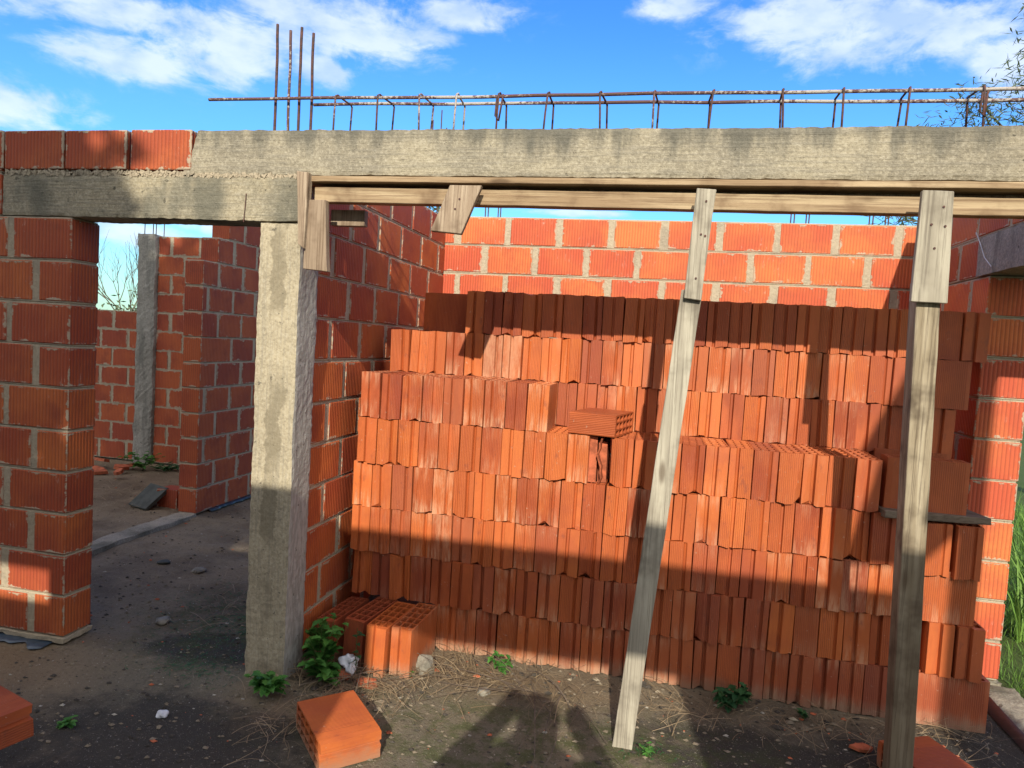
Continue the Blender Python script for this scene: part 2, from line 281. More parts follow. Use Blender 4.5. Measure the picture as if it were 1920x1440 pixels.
# ground
def ground_mat():
    m,g=newmat('worn_slab_and_dirt'); co=g.n('TexCoord').outputs['Object']; sp=g.n('SeparateXYZ',{0:co}); X,Y=sp.outputs[0],sp.outputs[1]
    def blob(x,y,rx,ry):
        dx=g.m('DIVIDE',g.m('SUBTRACT',X,x),rx); dy=g.m('DIVIDE',g.m('SUBTRACT',Y,y),ry); return g.m('EXPONENT',g.m('MULTIPLY',g.m('ADD',g.m('MULTIPLY',dx,dx),g.m('MULTIPLY',dy,dy)),-1))
    n=g.noise(co,2.4,6,.62); n2=g.noise(g.vadd(co,(5,3,0)),1.3,5,.6); f=g.noise(co,55,5,.75); vf=g.noise(co,190,3,.7)
    c=g.mix(g.ramp(n,.35,.62),(.145,.110,.075),(.23,.18,.122))
    slab=g.m('ADD',blob(-.3,2.5,1.25,.55),g.m('ADD',blob(-1.9,2.3,1.2,.75),blob(1.2,2.6,1.5,.8)),clamp=True)
    c=g.mix(g.m('MULTIPLY',slab,g.ramp(n2,.35,.6)),c,(.155,.135,.10))
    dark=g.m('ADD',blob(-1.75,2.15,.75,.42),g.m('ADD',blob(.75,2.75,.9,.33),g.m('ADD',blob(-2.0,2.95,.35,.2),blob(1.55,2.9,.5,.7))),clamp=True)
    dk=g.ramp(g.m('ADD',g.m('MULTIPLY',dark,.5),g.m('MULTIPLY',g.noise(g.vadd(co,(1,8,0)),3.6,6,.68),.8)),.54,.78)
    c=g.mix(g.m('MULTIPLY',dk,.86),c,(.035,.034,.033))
    moss=g.m('ADD',blob(-2.1,3.2,.5,.45),g.m('ADD',blob(-.4,2.6,.8,.3),blob(.1,2.4,.9,.4)),clamp=True)
    c=g.mix(g.m('MULTIPLY',g.m('MULTIPLY',moss,g.ramp(g.noise(co,8,6,.75),.42,.60)),.75),c,(.065,.08,.028))
    sand=g.m('ADD',blob(-2.75,2.5,.4,.28),blob(-.75,3.1,.7,.14),clamp=True); c=g.mix(g.m('MULTIPLY',sand,.7),c,(.23,.165,.105))
    c=g.mix(g.m('MULTIPLY',g.ramp(f,.60,.70),.55),c,(.40,.36,.30)); c=g.mix(g.m('MULTIPLY',g.ramp(f,.45,.36),.55),c,(.05,.042,.033))
    c=g.mix(g.m('MULTIPLY',g.ramp(vf,.63,.70),.6),c,(.46,.42,.36))
    chips=g.n('TexVoronoi',{'Vector':co,'Scale':46}); ch=g.m('MULTIPLY',g.ramp(chips.outputs['Distance'],.10,.16,1,0),g.ramp(g.noise(co,9,2,.5),.52,.66)); c=g.mix(ch,c,(.48,.44,.38))
    out=g.m('MAXIMUM',g.ramp(X,1.72,1.8),g.m('MAXIMUM',g.ramp(Y,8,9),g.ramp(X,-7,-8.5)))
    c=g.mix(out,c,g.mix(n,(.05,.10,.02),(.09,.11,.04)))
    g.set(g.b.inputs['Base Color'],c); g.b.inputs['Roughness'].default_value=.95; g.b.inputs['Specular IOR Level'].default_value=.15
    g.set(g.b.inputs['Normal'],bump(g,g.m('ADD',f,g.m('ADD',g.m('MULTIPLY',vf,.5),g.m('MULTIPLY',ch,.8))),.9,.012)); return m
GROUND=ground_mat()
def lines(a,b,st,ext):
    L=[a+i*st for i in range(int(round((b-a)/st))+1)]; s=st; x=a; lo=[]
    while x>-ext: s*=1.6; x-=s; lo.append(x)
    x=L[-1]; s=st; hi=[]
    while x<ext: s*=1.6; x+=s; hi.append(x)
    return lo[::-1]+L+hi
def gz(x,y):
    if not(-9<x<3.2 and .5<y<9): return -.03
    w=1.0; d=abs(y-3.25) if -1.5<x<1.5 else 1
    a=.010*min(1,d*3+.15)
    z=noise.noise(Vector((x*2.1,y*2.1,0)))*a+noise.noise(Vector((x*9,y*9,3)))*.0045+noise.noise(Vector((x*24,y*24,7)))*.0025
    if x<-2.2 and y>4.0: z+=.02*abs(noise.noise(Vector((x*5,y*5,1))))
    return z-.002
def build_ground():
    xs=lines(-4.2,2.4,.03,400); ys=lines(1.2,5.6,.03,400); bm=bmesh.new()
    V=[[bm.verts.new((x,y,gz(x,y))) for x in xs] for y in ys]
    for j in range(len(ys)-1):
        for i in range(len(xs)-1): bm.faces.new((V[j][i],V[j][i+1],V[j+1][i+1],V[j+1][i]))
    o=obj('ground',bm,GROUND,smooth=True); tag(o,kind='structure'); return o
build_ground()
# ------------------------------------------------------------ brick walls
C0,CHT=.035,.1977
def quad_uv(bm,uvl,tl,V,fs,t):
    for f in fs:
        n=f.normal if f.normal.length else None
        f.normal_update(); n=f.normal
        for l in f.loops:
            i=V.index(l.vert); top=i>=4; k=i%4
            if abs(n.z)>.7: u=.5; v=.5
            elif abs(n.y)>.7: u=1.0 if k in (1,2) else 0.0; v=float(top)
            else: u=1.0 if k in (2,3) else 0.0; v=float(top)
            l[uvl].uv=(u,v); l[tl]=(t,t,t,1)
def brick_wall(axis,d0,d1,rows,phase,pitch=.35,mat=BRICK,label='',name='brick_wall',group=None,bev=.004,joint=(.028,.044),parent=None,partlabel=None,flipaxis=False,course=CHT,z00=C0,hj=.0155):
    """rows: {k:[(u0,u1),...]}; axis 'x' or 'y'; d0..d1 is the thickness range across"""
    bm=bmesh.new(); uvl=bm.loops.layers.uv.new('UVMap'); tl=bm.loops.layers.float_color.new('tint')
    for k,spans in rows.items():
        zb=z00+k*course; zt=zb+course
        for (a,b) in spans:
            ins=.0038
            if axis=='x': box(bm,a+ins,b-ins,d0+ins,d1-ins,zb,zt,1)
            else: box(bm,d0+ins,d1-ins,a+ins,b-ins,zb,zt,1)
            ph=phase[k%2]; n0=math.floor((a-ph)/pitch)-1; js=[]
            for n in range(n0,n0+int((b-a)/pitch)+4):
                j=ph+n*pitch+random.uniform(-.008,.008); w=random.uniform(*joint)
                if j-w/2>a+.045 and j+w/2<b-.045: js.append((j-w/2,j+w/2))
            cur=a
            for (ja,jb) in js+[(b,None)]:
                u0,u1=cur,ja; t=random.random(); m=hj/2
                z0=zb+m+random.uniform(-.003,.003); z1=zt-m+random.uniform(-.003,.003); p=random.uniform(-.0022,.0002)
                if axis=='x': V,fs=box(bm,u0,u1,d0+p,d1-p,z0,z1,0,.0011)
                else: V,fs=box(bm,d0+p,d1-p,u0,u1,z0,z1,0,.0011)
                quad_uv(bm,uvl,tl,V,fs,t); cur=jb
    o=obj(name,bm,[mat,MORTAR],parent)
    if bev: bevel(o,bev)
    if parent is None: tag(o,label,'wall',group); recenter(o)
    elif partlabel: o['label']=partlabel
    return o
YB=2.745; YB2=2.910
# pier left of the doorway
rows={k:[(-4.4,-2.677)] for k in range(10)}
pier=brick_wall('x',YB,YB2,rows,(-2.865,-3.022),.35,BRICK,'red brick pier at the left edge, standing on blue damp-proof membrane beside the doorway',joint=(.026,.042))
bm=bmesh.new(); gridbox(bm,-4.4,-2.668,YB-.010,YB2+.008,.006,.034,.025,.004,.004,21); o=obj('wall_footing',bm,MORTAR); recenter(o); tag(o,'rough mortar bed under the left brick pier','footing')
# wall left of the lintel (one course high) belongs to a small piece beyond the picture edge
brick_wall('x',YB,YB2,{10:[(-4.4,-3.072)],11:[(-4.4,-3.072)]},(-3.3,-3.45),.35,BRICK,'sliver of brickwork at the left edge, level with the concrete lintel')
# loose course of blocks on top of the lintel
for (a,b,l) in [(-3.38,-3.060,'cut off block at the left end of the row of red blocks on the lintel'),(-3.052,-2.728,'second red block from the left edge on top of the concrete lintel'),(-2.716,-2.395,'red block on the lintel with a mortar gap on its right'),(-2.372,-2.066,'brighter red block on the lintel, touching the end of the concrete beam')]:
    bm=bmesh.new(); uvl=bm.loops.layers.uv.new('UVMap'); tl=bm.loops.layers.float_color.new('tint')
    V,fs=box(bm,a,b,YB-.004,YB2,2.228,2.404,0,.002); quad_uv(bm,uvl,tl,V,fs,.2)
    o=obj('wall_block',bm,[BRICK]); bevel(o,.006,2); recenter(o); tag(o,l,'block','red blocks in a row on top of the lintel')
# our room: left wall, back wall, right wall
brick_wall('y',-1.715,-1.55,{k:([(2.915,4.80)] if k<11 else [(2.915,4.80)]) for k in range(12)},(3.28-.005,3.10),.345,BRICK,'side wall of red ribbed bricks running from the concrete column to the back wall')
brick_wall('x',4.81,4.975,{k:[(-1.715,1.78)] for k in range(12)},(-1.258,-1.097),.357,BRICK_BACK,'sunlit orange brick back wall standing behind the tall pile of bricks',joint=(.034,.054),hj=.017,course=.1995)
rw=empty('brick_wall',(1.6,4.3,0),'shaded brick side wall at the right with a doorway and a concrete lintel','wall')
rrows={k:[(3.784,4.80)] for k in range(10)}
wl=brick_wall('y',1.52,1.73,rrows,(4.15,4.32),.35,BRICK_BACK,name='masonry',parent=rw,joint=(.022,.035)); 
wu=brick_wall('y',1.52,1.73,{10:[(3.91,4.80)],11:[(1.2,4.80)],12:[(1.2,4.3)]},(4.15,4.32),.35,BRICK,name='masonry',parent=rw,joint=(.022,.035),z00=.035+.004)
for o in (wl,wu): o.location=(-1.6,-4.3,0)
bm=bmesh.new(); gridbox(bm,1.505,1.725,2.4,3.905,2.016,2.208,.03,.0015,.003,5); lo=obj('lintel',bm,CONC_GREY,rw,smooth=False); lo.location=(-1.6,-4.3,0); lo['label']='grey concrete lintel over the doorway'
bm=bmesh.new()
for i in range(14):
    pass
tube(bm,[(1.500,3.93,2.24),(1.498,3.86,2.17),(1.496,3.80,2.10),(1.498,3.72,2.045)],.0022,5); wi=obj('wire',bm,PLASTIC,rw); wi.location=(-1.6,-4.3,0)
# left room: stub wall, far walls, far column
st={k:[(4.955,6.60)] for k in range(10)}; st[10]=[(5.14,6.6)]; st[11]=[(5.28,6.6)]
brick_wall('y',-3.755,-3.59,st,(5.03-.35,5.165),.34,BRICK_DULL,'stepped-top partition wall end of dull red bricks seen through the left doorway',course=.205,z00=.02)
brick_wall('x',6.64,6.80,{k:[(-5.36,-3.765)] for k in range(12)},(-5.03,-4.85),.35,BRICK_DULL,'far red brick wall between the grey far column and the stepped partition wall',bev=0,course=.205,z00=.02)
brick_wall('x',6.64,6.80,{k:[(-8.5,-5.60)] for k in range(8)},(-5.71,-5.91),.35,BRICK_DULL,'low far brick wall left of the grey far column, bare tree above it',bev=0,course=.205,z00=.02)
bm=bmesh.new(); gridbox(bm,-5.595,-5.365,6.60,6.82,-.02,2.50,.03,.006,.012,9); fc=obj('concrete_column',bm,CONC_GREY,smooth=False); recenter(fc); tag(fc,'rough grey concrete column in the far wall seen through the left doorway','column')
for i,(x,y) in enumerate([(-5.56,6.66),(-5.50,6.76),(-5.455,6.66),(-5.40,6.76)]):
    bm=bmesh.new(); tube(bm,[(x,y,2.40),(x+.01,y,3.1)],.005,5); o=obj('starter_bar',bm,RUST,fc); o.location=-fc.location
# facade concrete
bm=bmesh.new(); gridbox(bm,-3.066,-1.537,YB,YB2,2.014,2.204,.017,.0022,.004,1); o=obj('concrete_lintel',bm,CONC_LINTEL); recenter(o); tag(o,'stained grey concrete lintel over the left doorway with red blocks on top','lintel')
bm=bmesh.new(); vs=gridbox(bm,-2.045,3.6,YB-.001,YB2+.02,2.210,2.401,.02,.0026,.004,2)
for (i,j,k),v in vs.items():
    if i==0: v.co.x+=-.045*(1-k/10.)**1+random.uniform(-.006,.006)
o=obj('concrete_beam',bm,CONC_BEAM); recenter(o); tag(o,'long weathered concrete beam crossing the picture below the rebar cage','beam')
bm=bmesh.new(); gridbox(bm,-1.722,-1.527,YB+.001,YB2+.005,-.03,2.010,.017,.002,.004,3); o=obj('concrete_column',bm,CONC_COL); recenter(o); tag(o,'pale concrete column between the left doorway and the brick pile bay','column')
bm=bmesh.new(); tube(bm,[(-1.792,YB-.0015,2.13),(-1.794,YB-.0015,2.08),(-1.798,YB-.0015,2.03),(-1.800,YB-.0015,2.008)],.0022,4); lt=bpy.data.objects['concrete_lintel']; o=obj('lintel_crack_line',bm,RUST,lt); o.location=-lt.location  # thin dark tube drawn down the lintel face as a crack
# crumbly mortar line between lintel and beam / blocks
bm=bmesh.new()
for i in range(900):
    x=random.uniform(-3.05,-1.54); y=YB+.005+random.uniform(-.004,.006); z=2.207+random.uniform(-.004,.004 if x>-2.05 else .014); s=random.uniform(.003,.0075)
    M=Matrix.Translation((x,y,z))@Matrix.Rotation(random.random()*3,4,'Y'); box(bm,-s*1.6,s*1.6,-s*.6,s*.6,-s*.6,s*.6,0,s*.3,M)
o=obj('mortar_bed',bm,MORTAR); recenter(o); tag(o,'crumbly line of mortar squeezed out on top of the left lintel','mortar',kind='stuff')
# membranes
def ribbon(name,pts,w,mat,label,cat,drop=.05,seed=0):
    bm=bmesh.new(); prev=None
    N=60
    for i in range(N+1):
        t=i/N*(len(pts)-1); a=int(min(t,len(pts)-2)); f=t-a; p=Vector(pts[a]).lerp(Vector(pts[a+1]),f)
        d=(Vector(pts[min(a+1,len(pts)-1)])-Vector(pts[a])).normalized(); n=Vector((d.y,-d.x,0))
        h=drop*(.75+.7*noise.noise(Vector((i*.21+seed,0,0)))); o=w*(.8+.7*noise.noise(Vector((i*.3+seed,4,0))))
        cur=[bm.verts.new(p-n*.03),bm.verts.new(p+n*o*.45+Vector((0,0,-h*.15))),bm.verts.new(p+n*o+Vector((0,0,-h)))]
        if prev:
            for q in range(2): bm.faces.new((prev[q],prev[q+1],cur[q+1],cur[q]))
        prev=cur
    o=obj(name,bm,mat,smooth=True); m=o.modifiers.new('thick','SOLIDIFY'); m.thickness=.0015
    recenter(o); return tag(o,label,cat)
ribbon('damp_course_membrane',[(-4.2,2.745,.009),(-2.73,2.742,.009)],.082,BLUEMEM,'blue-grey plastic membrane sticking out under the left brick pier','plastic sheet',.005,1)
ribbon('damp_course_membrane',[(-3.59,5.10,.035),(-3.59,6.3,.035)],.05,BLACKMEM,'crumpled black membrane along the foot of the partition wall','plastic sheet',.03,7)
# kerb strip through the left room, and the slab edge at the right
bm=bmesh.new(); gridbox(bm,-3.74,-3.57,3.30,4.95,-.05,.032,.03,.004,.008,11); o=obj('kerb',bm,CONC_FLOOR); recenter(o); tag(o,'low concrete threshold strip on the floor of the left room','kerb')
bm=bmesh.new(); gridbox(bm,1.62,1.80,1.4,3.775,-.06,.022,.03,.004,.008,12); o=obj('kerb',bm,CONC_FLOOR); recenter(o); tag(o,'mossy concrete slab edge on the right between the bricks and the grass','kerb')
bm=bmesh.new(); gridbox(bm,1.50,1.75,3.776,4.9,-.06,.034,.03,.004,.006,13); o=obj('wall_footing',bm,CONC_FLOOR); recenter(o); tag(o,'concrete footing under the lit end of the right wall','footing')
bm=bmesh.new(); prev=None
for i in range(70):
    y=1.6+i*.032; x=1.60+.012*noise.noise(Vector((y*4,0,0))); cur=[bm.verts.new((x+.02,y,.028)),bm.verts.new((x-.004,y,.022)),bm.verts.new((x-.03-.02*noise.noise(Vector((y*3,2,0))),y,.004))]
    if prev:
        for q in range(2): bm.faces.new((prev[q],cur[q],cur[q+1],prev[q+1]))
    prev=cur
o=obj('black_membrane',bm,BLACKMEM,smooth=True); recenter(o); tag(o,'black plastic membrane along the right slab edge','plastic sheet')
# ------------------------------------------------------------ timber
def board(name,bm_pts,y0,y1,mat,parent=None,res=8,amp=.0016,origin=(0,0,0)):
    """quad (x,z) x4 in order bl,br,tr,tl extruded from y0 to y1 with slightly wavy edges"""
    bl,br,tr,tl=[Vector((p[0],p[1])) for p in bm_pts]; bm=bmesh.new(); nu=max(2,int((br-bl).length/.02)); nv=max(2,int((tl-bl).length/.05))
    nu=min(nu,90); nv=min(nv,50)
    def P(i,j,y):
        u=i/nu; v=j/nv; p=bl.lerp(br,u).lerp(tl.lerp(tr,u),v); q=Vector((p.x*9,y*9,p.y*9)); d=noise.noise_vector(q)*amp
        return bm.verts.new((p.x+d.x,y+d.y,p.y+d.z))
    A=[[P(i,j,y0) for j in range(nv+1)] for i in range(nu+1)]; B=[[P(i,j,y1) for j in range(nv+1)] for i in range(nu+1)]
    for i in range(nu):
        for j in range(nv):
            bm.faces.new((A[i][j],A[i+1][j],A[i+1][j+1],A[i][j+1])); bm.faces.new((B[i][j],B[i][j+1],B[i+1][j+1],B[i+1][j]))
    for i in range(nu):
        bm.faces.new((A[i][0],B[i][0],B[i+1][0],A[i+1][0])); bm.faces.new((A[i][nv],A[i+1][nv],B[i+1][nv],B[i][nv]))
    for j in range(nv):
        bm.faces.new((A[0][j],A[0][j+1],B[0][j+1],B[0][j])); bm.faces.new((A[nu][j],B[nu][j],B[nu][j+1],A[nu][j+1]))
    bmesh.ops.translate(bm,verts=bm.verts,vec=-Vector(origin))
    o=obj(name,bm,mat,parent); return bevel(o,.002)
def nails(parent,pts,y,origin):
    for (x,z) in pts:
        bm=bmesh.new(); tube(bm,[(x,y+.004,z),(x,y-.002,z)],.0042,7); bmesh.ops.translate(bm,verts=bm.verts,vec=-Vector(origin)); obj('nail',bm,RUST,parent)
def rect(x0,x1,z0,z1): return [(x0,z0),(x1,z0),(x1,z1),(x0,z1)]
T=[]
t=board('formwork_board',rect(-1.525,3.4,2.183,2.206),YB-.012,YB2,WOOD_W); T.append(tag(recenter(t),'long pale timber board directly under the concrete beam','board'))
t=board('formwork_batten',[(-1.482,2.105),(3.4,2.088),(3.4,2.150),(-1.482,2.166)],YB+.018,YB+.075,WOOD_W); tag(recenter(t),'long timber batten below the formwork board, behind the props','batten')
t=board('formwork_board',[(-1.478,2.130),(3.4,2.12),(3.4,2.182),(-1.478,2.182)],YB+.085,YB+.11,WOOD_D); tag(recenter(t),'dark upright board in the gap between the formwork board and the batten','board')
t=board('formwork_board',[(-1.517,1.918),(-1.490,1.898),(-1.480,2.214),(-1.535,2.218)],YB-.040,YB-.004,WOOD_D,amp=.003); tag(recenter(t),'short upright board with a split lower end at the column','board')
t=board('formwork_board',[(-1.502,1.816),(-1.392,1.808),(-1.412,2.106),(-1.492,2.106)],YB-.020,YB+.014,WOOD_D,amp=.002); tag(recenter(t),'lowest of the short boards nailed at the top right of the column','board')
t=board('timber_block',rect(-1.46,-1.30,2.025,2.094),YB+.13,YB+.165,WOOD_D); tag(recenter(t),'dark stub of timber under the batten beside the column','timber block')
e=empty('hanging_plank',(-.83,2.70,1.97),'short plank hanging at a slant from the batten','plank')
t=board('plank',[(-.931,1.982),(-.803,1.972),(-.734,2.167),(-.865,2.167)],2.685,2.708,WOOD_D,e,origin=(-.83,2.70,1.97)); e.rotation_euler=(R(-5),0,0); nails(e,[(-.82,2.11),(-.835,2.07)],2.684,(-.83,2.70,1.97))
e=empty('wooden_prop',(-.04,2.72,0),'leaning timber prop in the middle of the bay, spliced near the top','prop')
board('upper_board',[(.070,1.757),(.132,1.750),(.157,2.153),(.088,2.157)],2.664,2.688,WOOD_G,e,origin=(-.04,2.72,0)); nails(e,[(.125,2.11),(.115,1.99),(.13,1.985),(.108,1.83)],2.663,(-.04,2.72,0))
board('lower_board',[(-.079,-.01),(-.002,.0),(.137,1.79),(.060,1.79)],2.690,2.724,WOOD_G,e,origin=(-.04,2.72,0))
e=empty('wooden_post',(.93,2.73,0),'thick upright timber post at the right holding up the batten','post')
board('head_board',[(.831,1.777),(.945,1.775),(.933,2.153),(.836,2.156)],2.650,2.674,WOOD_G,e,origin=(.93,2.73,0)); nails(e,[(.872,2.04),(.915,2.035),(.888,1.96),(.905,2.10)],2.649,(.93,2.73,0))
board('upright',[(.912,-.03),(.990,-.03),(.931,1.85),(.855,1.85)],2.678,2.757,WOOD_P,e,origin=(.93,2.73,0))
# ------------------------------------------------------------ reinforcement
cage=empty('rebar_cage',(0,2.85,2.41),'rusty rebar cage with cement splashes lying along the top of the beam','rebar'); OC=Vector((0,2.85,2.41))
def part(name,pts,r,mat,parent,org,sides=6):
    bm=bmesh.new(); tube(bm,pts,r,sides); bmesh.ops.translate(bm,verts=bm.verts,vec=-Vector(org)); return obj(name,bm,mat,parent,smooth=True)
def wavy(a,b,n,amp,s):
    a,b=Vector(a),Vector(b); return [a.lerp(b,i/n)+noise.noise_vector(Vector((i*.35,s,0)))*amp for i in range(n+1)]
part('long_bar',wavy((-2.021,2.79,2.545),(3.6,2.79,2.535),50,.005,1),.0068,RUSTW,cage,OC)
part('long_bar',wavy((-1.577,2.90,2.556),(3.6,2.90,2.522),46,.005,4),.0068,RUSTW,cage,OC)
SX=[(632,654),(712,727),(790,802),(860,877),(938,945),(1028,1031),(1122,1123),(1218,1220),(1323,1325),(1443,1427),(1547,1535),(1658,1635),(1780,1748),(1880,1850),(1990,1955),(2100,2060)]
NX=[-1.413,-1.223,-1.041,-.881,-.705,-.505,-.30,-.092,.127,.375,.585,.806,1.044,1.235,1.44,1.65]
for i,x in enumerate(NX):
    fx=x+random.uniform(-.012,.018); l=random.uniform(-.012,.012); z=2.551-.008*i/16
    pts=[(x+l,2.782,2.36),(x+l*.5,2.780,2.47),(x,2.781,z),(x+.004,2.792,z+.006),((x+fx)/2,2.84,z+.004),(fx,2.905,z+.004),(fx+.004,2.912,z-.006),(fx+random.uniform(-.012,.012),2.912,2.36)]
    part('stirrup',pts,.0042,RUST if i not in (0,2,3,7) else RUSTW,cage,OC,5)
    if i in (4,12): part('stirrup',[(x-.006,2.776,z-.02),(x-.009,2.776,2.46),(x+.006,2.776,2.44),(x+.016,2.79,z)],.0042,RUST,cage,OC,5)
for (x,x1,z,l) in [(-1.715,-1.718,2.874,'tallest and leftmost of the four upright rebars over the column'),(-1.651,-1.654,2.842,'second upright rebar from the left over the column, pale near its foot'),(-1.603,-1.601,2.854,'third upright rebar from the left over the column'),(-1.542,-1.548,2.830,'rightmost of the four upright rebars over the column')]:
    bm=bmesh.new(); y=2.82
    tube(bm,wavy((x,y,2.36),(x1,y,z),10,.004,x*9),.0062,6); o=obj('starter_bar',bm,RUST if 'second' not in l else RUSTW,smooth=True); recenter(o); tag(o,l,'rebar','four starter bars over the column')
for (x,zs,l) in [(-2.38,3.80,'slim column top with short rebars peeping over the beam, left of centre'),(-1.77,3.3,'hidden column whose two rebars show above the back wall beside the hanging plank'),(1.18,3.3,'hidden column with four thin rebars above the back wall, between prop and post'),(1.86,3.3,'hidden column with rebars above the back wall, just left of the post')]:
    bm=bmesh.new(); gridbox(bm,x-.11,x+.11,6.95,7.17,-.05,2.45,.08,.004,.006,x); c=obj('concrete_column',bm,CONC_GREY); recenter(c); tag(c,l,'column','columns beyond the back wall')
    bars=[(-.075,.0),(.015,.1),(.075,-.08)] if x<-2 else [(-.075,0),(-.045,0),(.06,0),(.085,0)]
    for dx,dz in bars:
        bm=bmesh.new(); tube(bm,[(x+dx,7.0,2.4),(x+dx,7.0,zs+dz)],.0065,5); o=obj('starter_bar',bm,RUST,c); o.location=-c.location
# ------------------------------------------------------------ hollow bricks
BW,BL_,BH=.1045,.325,.2262
PROF=[ # (profile points x fraction -> y offset), rib ranges
 ([(0,0),(.36,0),(.40,.014),(.49,.014),(.54,-.005),(1,-.004)],[]),
 ([(0,-.002),(.60,-.002),(.64,.015),(.72,.011),(.76,.004),(1,.004)],[(.04,.58)]),
 ([(0,.006),(.28,.006),(.33,.017),(.40,.015),(.44,-.003),(1,-.002)],[(.46,.97)]),
 ([(0,.002),(.44,.002),(.48,.012),(.56,.012),(.60,-.003),(1,-.003)],[(.04,.44),(.64,.96)]),
 ([(0,.001),(.04,-.001),(.96,-.001),(1,.001)],[(.05,.95)])]
def prof(p,t):
    for (a,ya),(b,yb) in zip(p,p[1:]):
        if a<=t<=b: return ya+(yb-ya)*(t-a)/max(1e-6,b-a)
    return p[-1][1]
def make_brick(ti,seed):
    rnd=random.Random(seed*7+1); P,RB=PROF[ti]; chips=[] if seed%10<2 else [(rnd.choice([0,BW,rnd.uniform(.02,.08)]),rnd.choice([0,0,1]),rnd.uniform(.016,.034),rnd.uniform(.008,.020)) for _ in range(rnd.choice([1,2]))]; bm=bmesh.new(); rl=bm.loops.layers.float_color.new('rib')
    w=.0075; hx=[(w,.032),(.0375,.067),(.0725,BW-w)]; xs=sorted(set([0,BW]+[c for h in hx for c in h]+[round(a*BW,5) for a,_ in P]+[round(c*BW,5) for r in RB for c in r]))
    xs=[x for i,x in enumerate(xs) if i==0 or x-xs[i-1]>.0012]
    nr=5; st=(BL_-w*1.6)/nr; hy=[(w*1.6+.001+i*st,w*1.6+i*st+st-w) for i in range(nr)]; hy[0]=(.021,hy[0][1]); hy[-1]=(hy[-1][0],BL_-.016)
    ys=sorted(set([0,BL_]+[round(c,5) for h in hy for c in h]))
    nx,ny=len(xs),len(ys)
    def hole(i,j):
        xm=(xs[i]+xs[i+1])/2; ym=(ys[j]+ys[j+1])/2
        return any(a<xm<b for a,b in hx) and any(a<ym<b for a,b in hy)
    vs={}
    def V(i,j,k):
        if (i,j,k) not in vs:
            x,y=xs[i],ys[j]; t=x/BW; off=prof(P,t)*max(0,1-y/.02) if y<.02 else 0
            cr=.0025 if (i in(0,nx-1) and j in (0,ny-1)) else 0
            x2=x+(cr if i==0 else -cr if i==nx-1 else 0)
            z=k*BH
            if j==0: z+=(.0042*math.sin(t*6+seed*1.7)+rnd.uniform(-.0016,.0016))*(1 if k==0 else .5); off-=.0035 if k==0 else .001
            for (cx,cz,cr2,dp) in chips:
                dd=math.hypot((x-cx)*1.0,y*.8)
                if k==cz and dd<cr2: q=(1-dd/cr2)**.6; z+=(dp*q if cz==0 else -dp*q); off+=.010*q
            vs[(i,j,k)]=bm.verts.new((x2,y+off,z))
        return vs[(i,j,k)]
    def face(q,rib=0):
        f=bm.faces.new(q)
        for l in f.loops: l[rl]=(rib,rib,rib,1)
    for i in range(nx-1):
        for j in range(ny-1):
            if hole(i,j): continue
            face((V(i,j,1),V(i+1,j,1),V(i+1,j+1,1),V(i,j+1,1))); face((V(i,j,0),V(i,j+1,0),V(i+1,j+1,0),V(i+1,j,0)))
            for di,dj,q in ((0,-1,((i,j),(i+1,j))),(1,0,((i+1,j),(i+1,j+1))),(0,1,((i+1,j+1),(i,j+1))),(-1,0,((i,j+1),(i,j)))):
                a,b=i+di,j+dj; out=not(0<=a<nx-1 and 0<=b<ny-1)
                if out or hole(a,b):
                    rib=0
                    if out:
                        if dj==-1: xm=(xs[i]+xs[i+1])/2/BW; rib=1 if any(r0<xm<r1 for r0,r1 in RB) else 0
                        elif dj==1: rib=1
                        else: rib=1 if .03<ys[j]<BL_-.03 else 0
                    (p0,p1)=q; face((V(*p0,0),V(*p1,0),V(*p1,1),V(*p0,1)),rib)
    me=bpy.data.meshes.new('hollow_brick'); bm.to_mesh(me); bm.free(); me.materials.append(PILE); return me
BM=[[make_brick(t,t*10+s) for s in range(5)] for t in range(5)]
KIND=['stepped','half-ribbed','grooved','two-strip','fully ribbed']
ORD=['','first','second','third','fourth','fifth','sixth','seventh','eighth','ninth','tenth','eleventh','twelfth','thirteenth','fourteenth','fifteenth','sixteenth','seventeenth','eighteenth','nineteenth','twentieth','twenty-first','twenty-second','twenty-third','twenty-fourth','twenty-fifth','twenty-sixth','twenty-seventh','twenty-eighth','twenty-ninth','thirtieth']
rb=random.Random(21); row_ok=False
def brick(x,y,z,label,t=None,rot=(0,0,0),bloom=None,hue=None,dark=0,group='hollow bricks stacked in the big pile',mirror=False):
    if t is None: t=rb.choices([0,1,2,3,4],[4,3.2,2.6,2.2,.8])[0]
    o=bpy.data.objects.new('hollow_brick',BM[t][rb.choice([0]*6+[1]*6+[2,3,4]) if row_ok else 0]); COL.objects.link(o); o.location=(x,y,z); o.rotation_euler=rot
    hue=rb.betavariate(1.4,1.4) if hue is None else hue; dark=dark or (rb.uniform(.35,.85) if rb.random()<.09 else 0); bloom=(rb.uniform(.0,.42) if rb.random()>.16 else rb.uniform(.5,.8)) if bloom is None else bloom
    o.color=(hue,bloom,dark,1); tag(o,label,'brick',group); return o
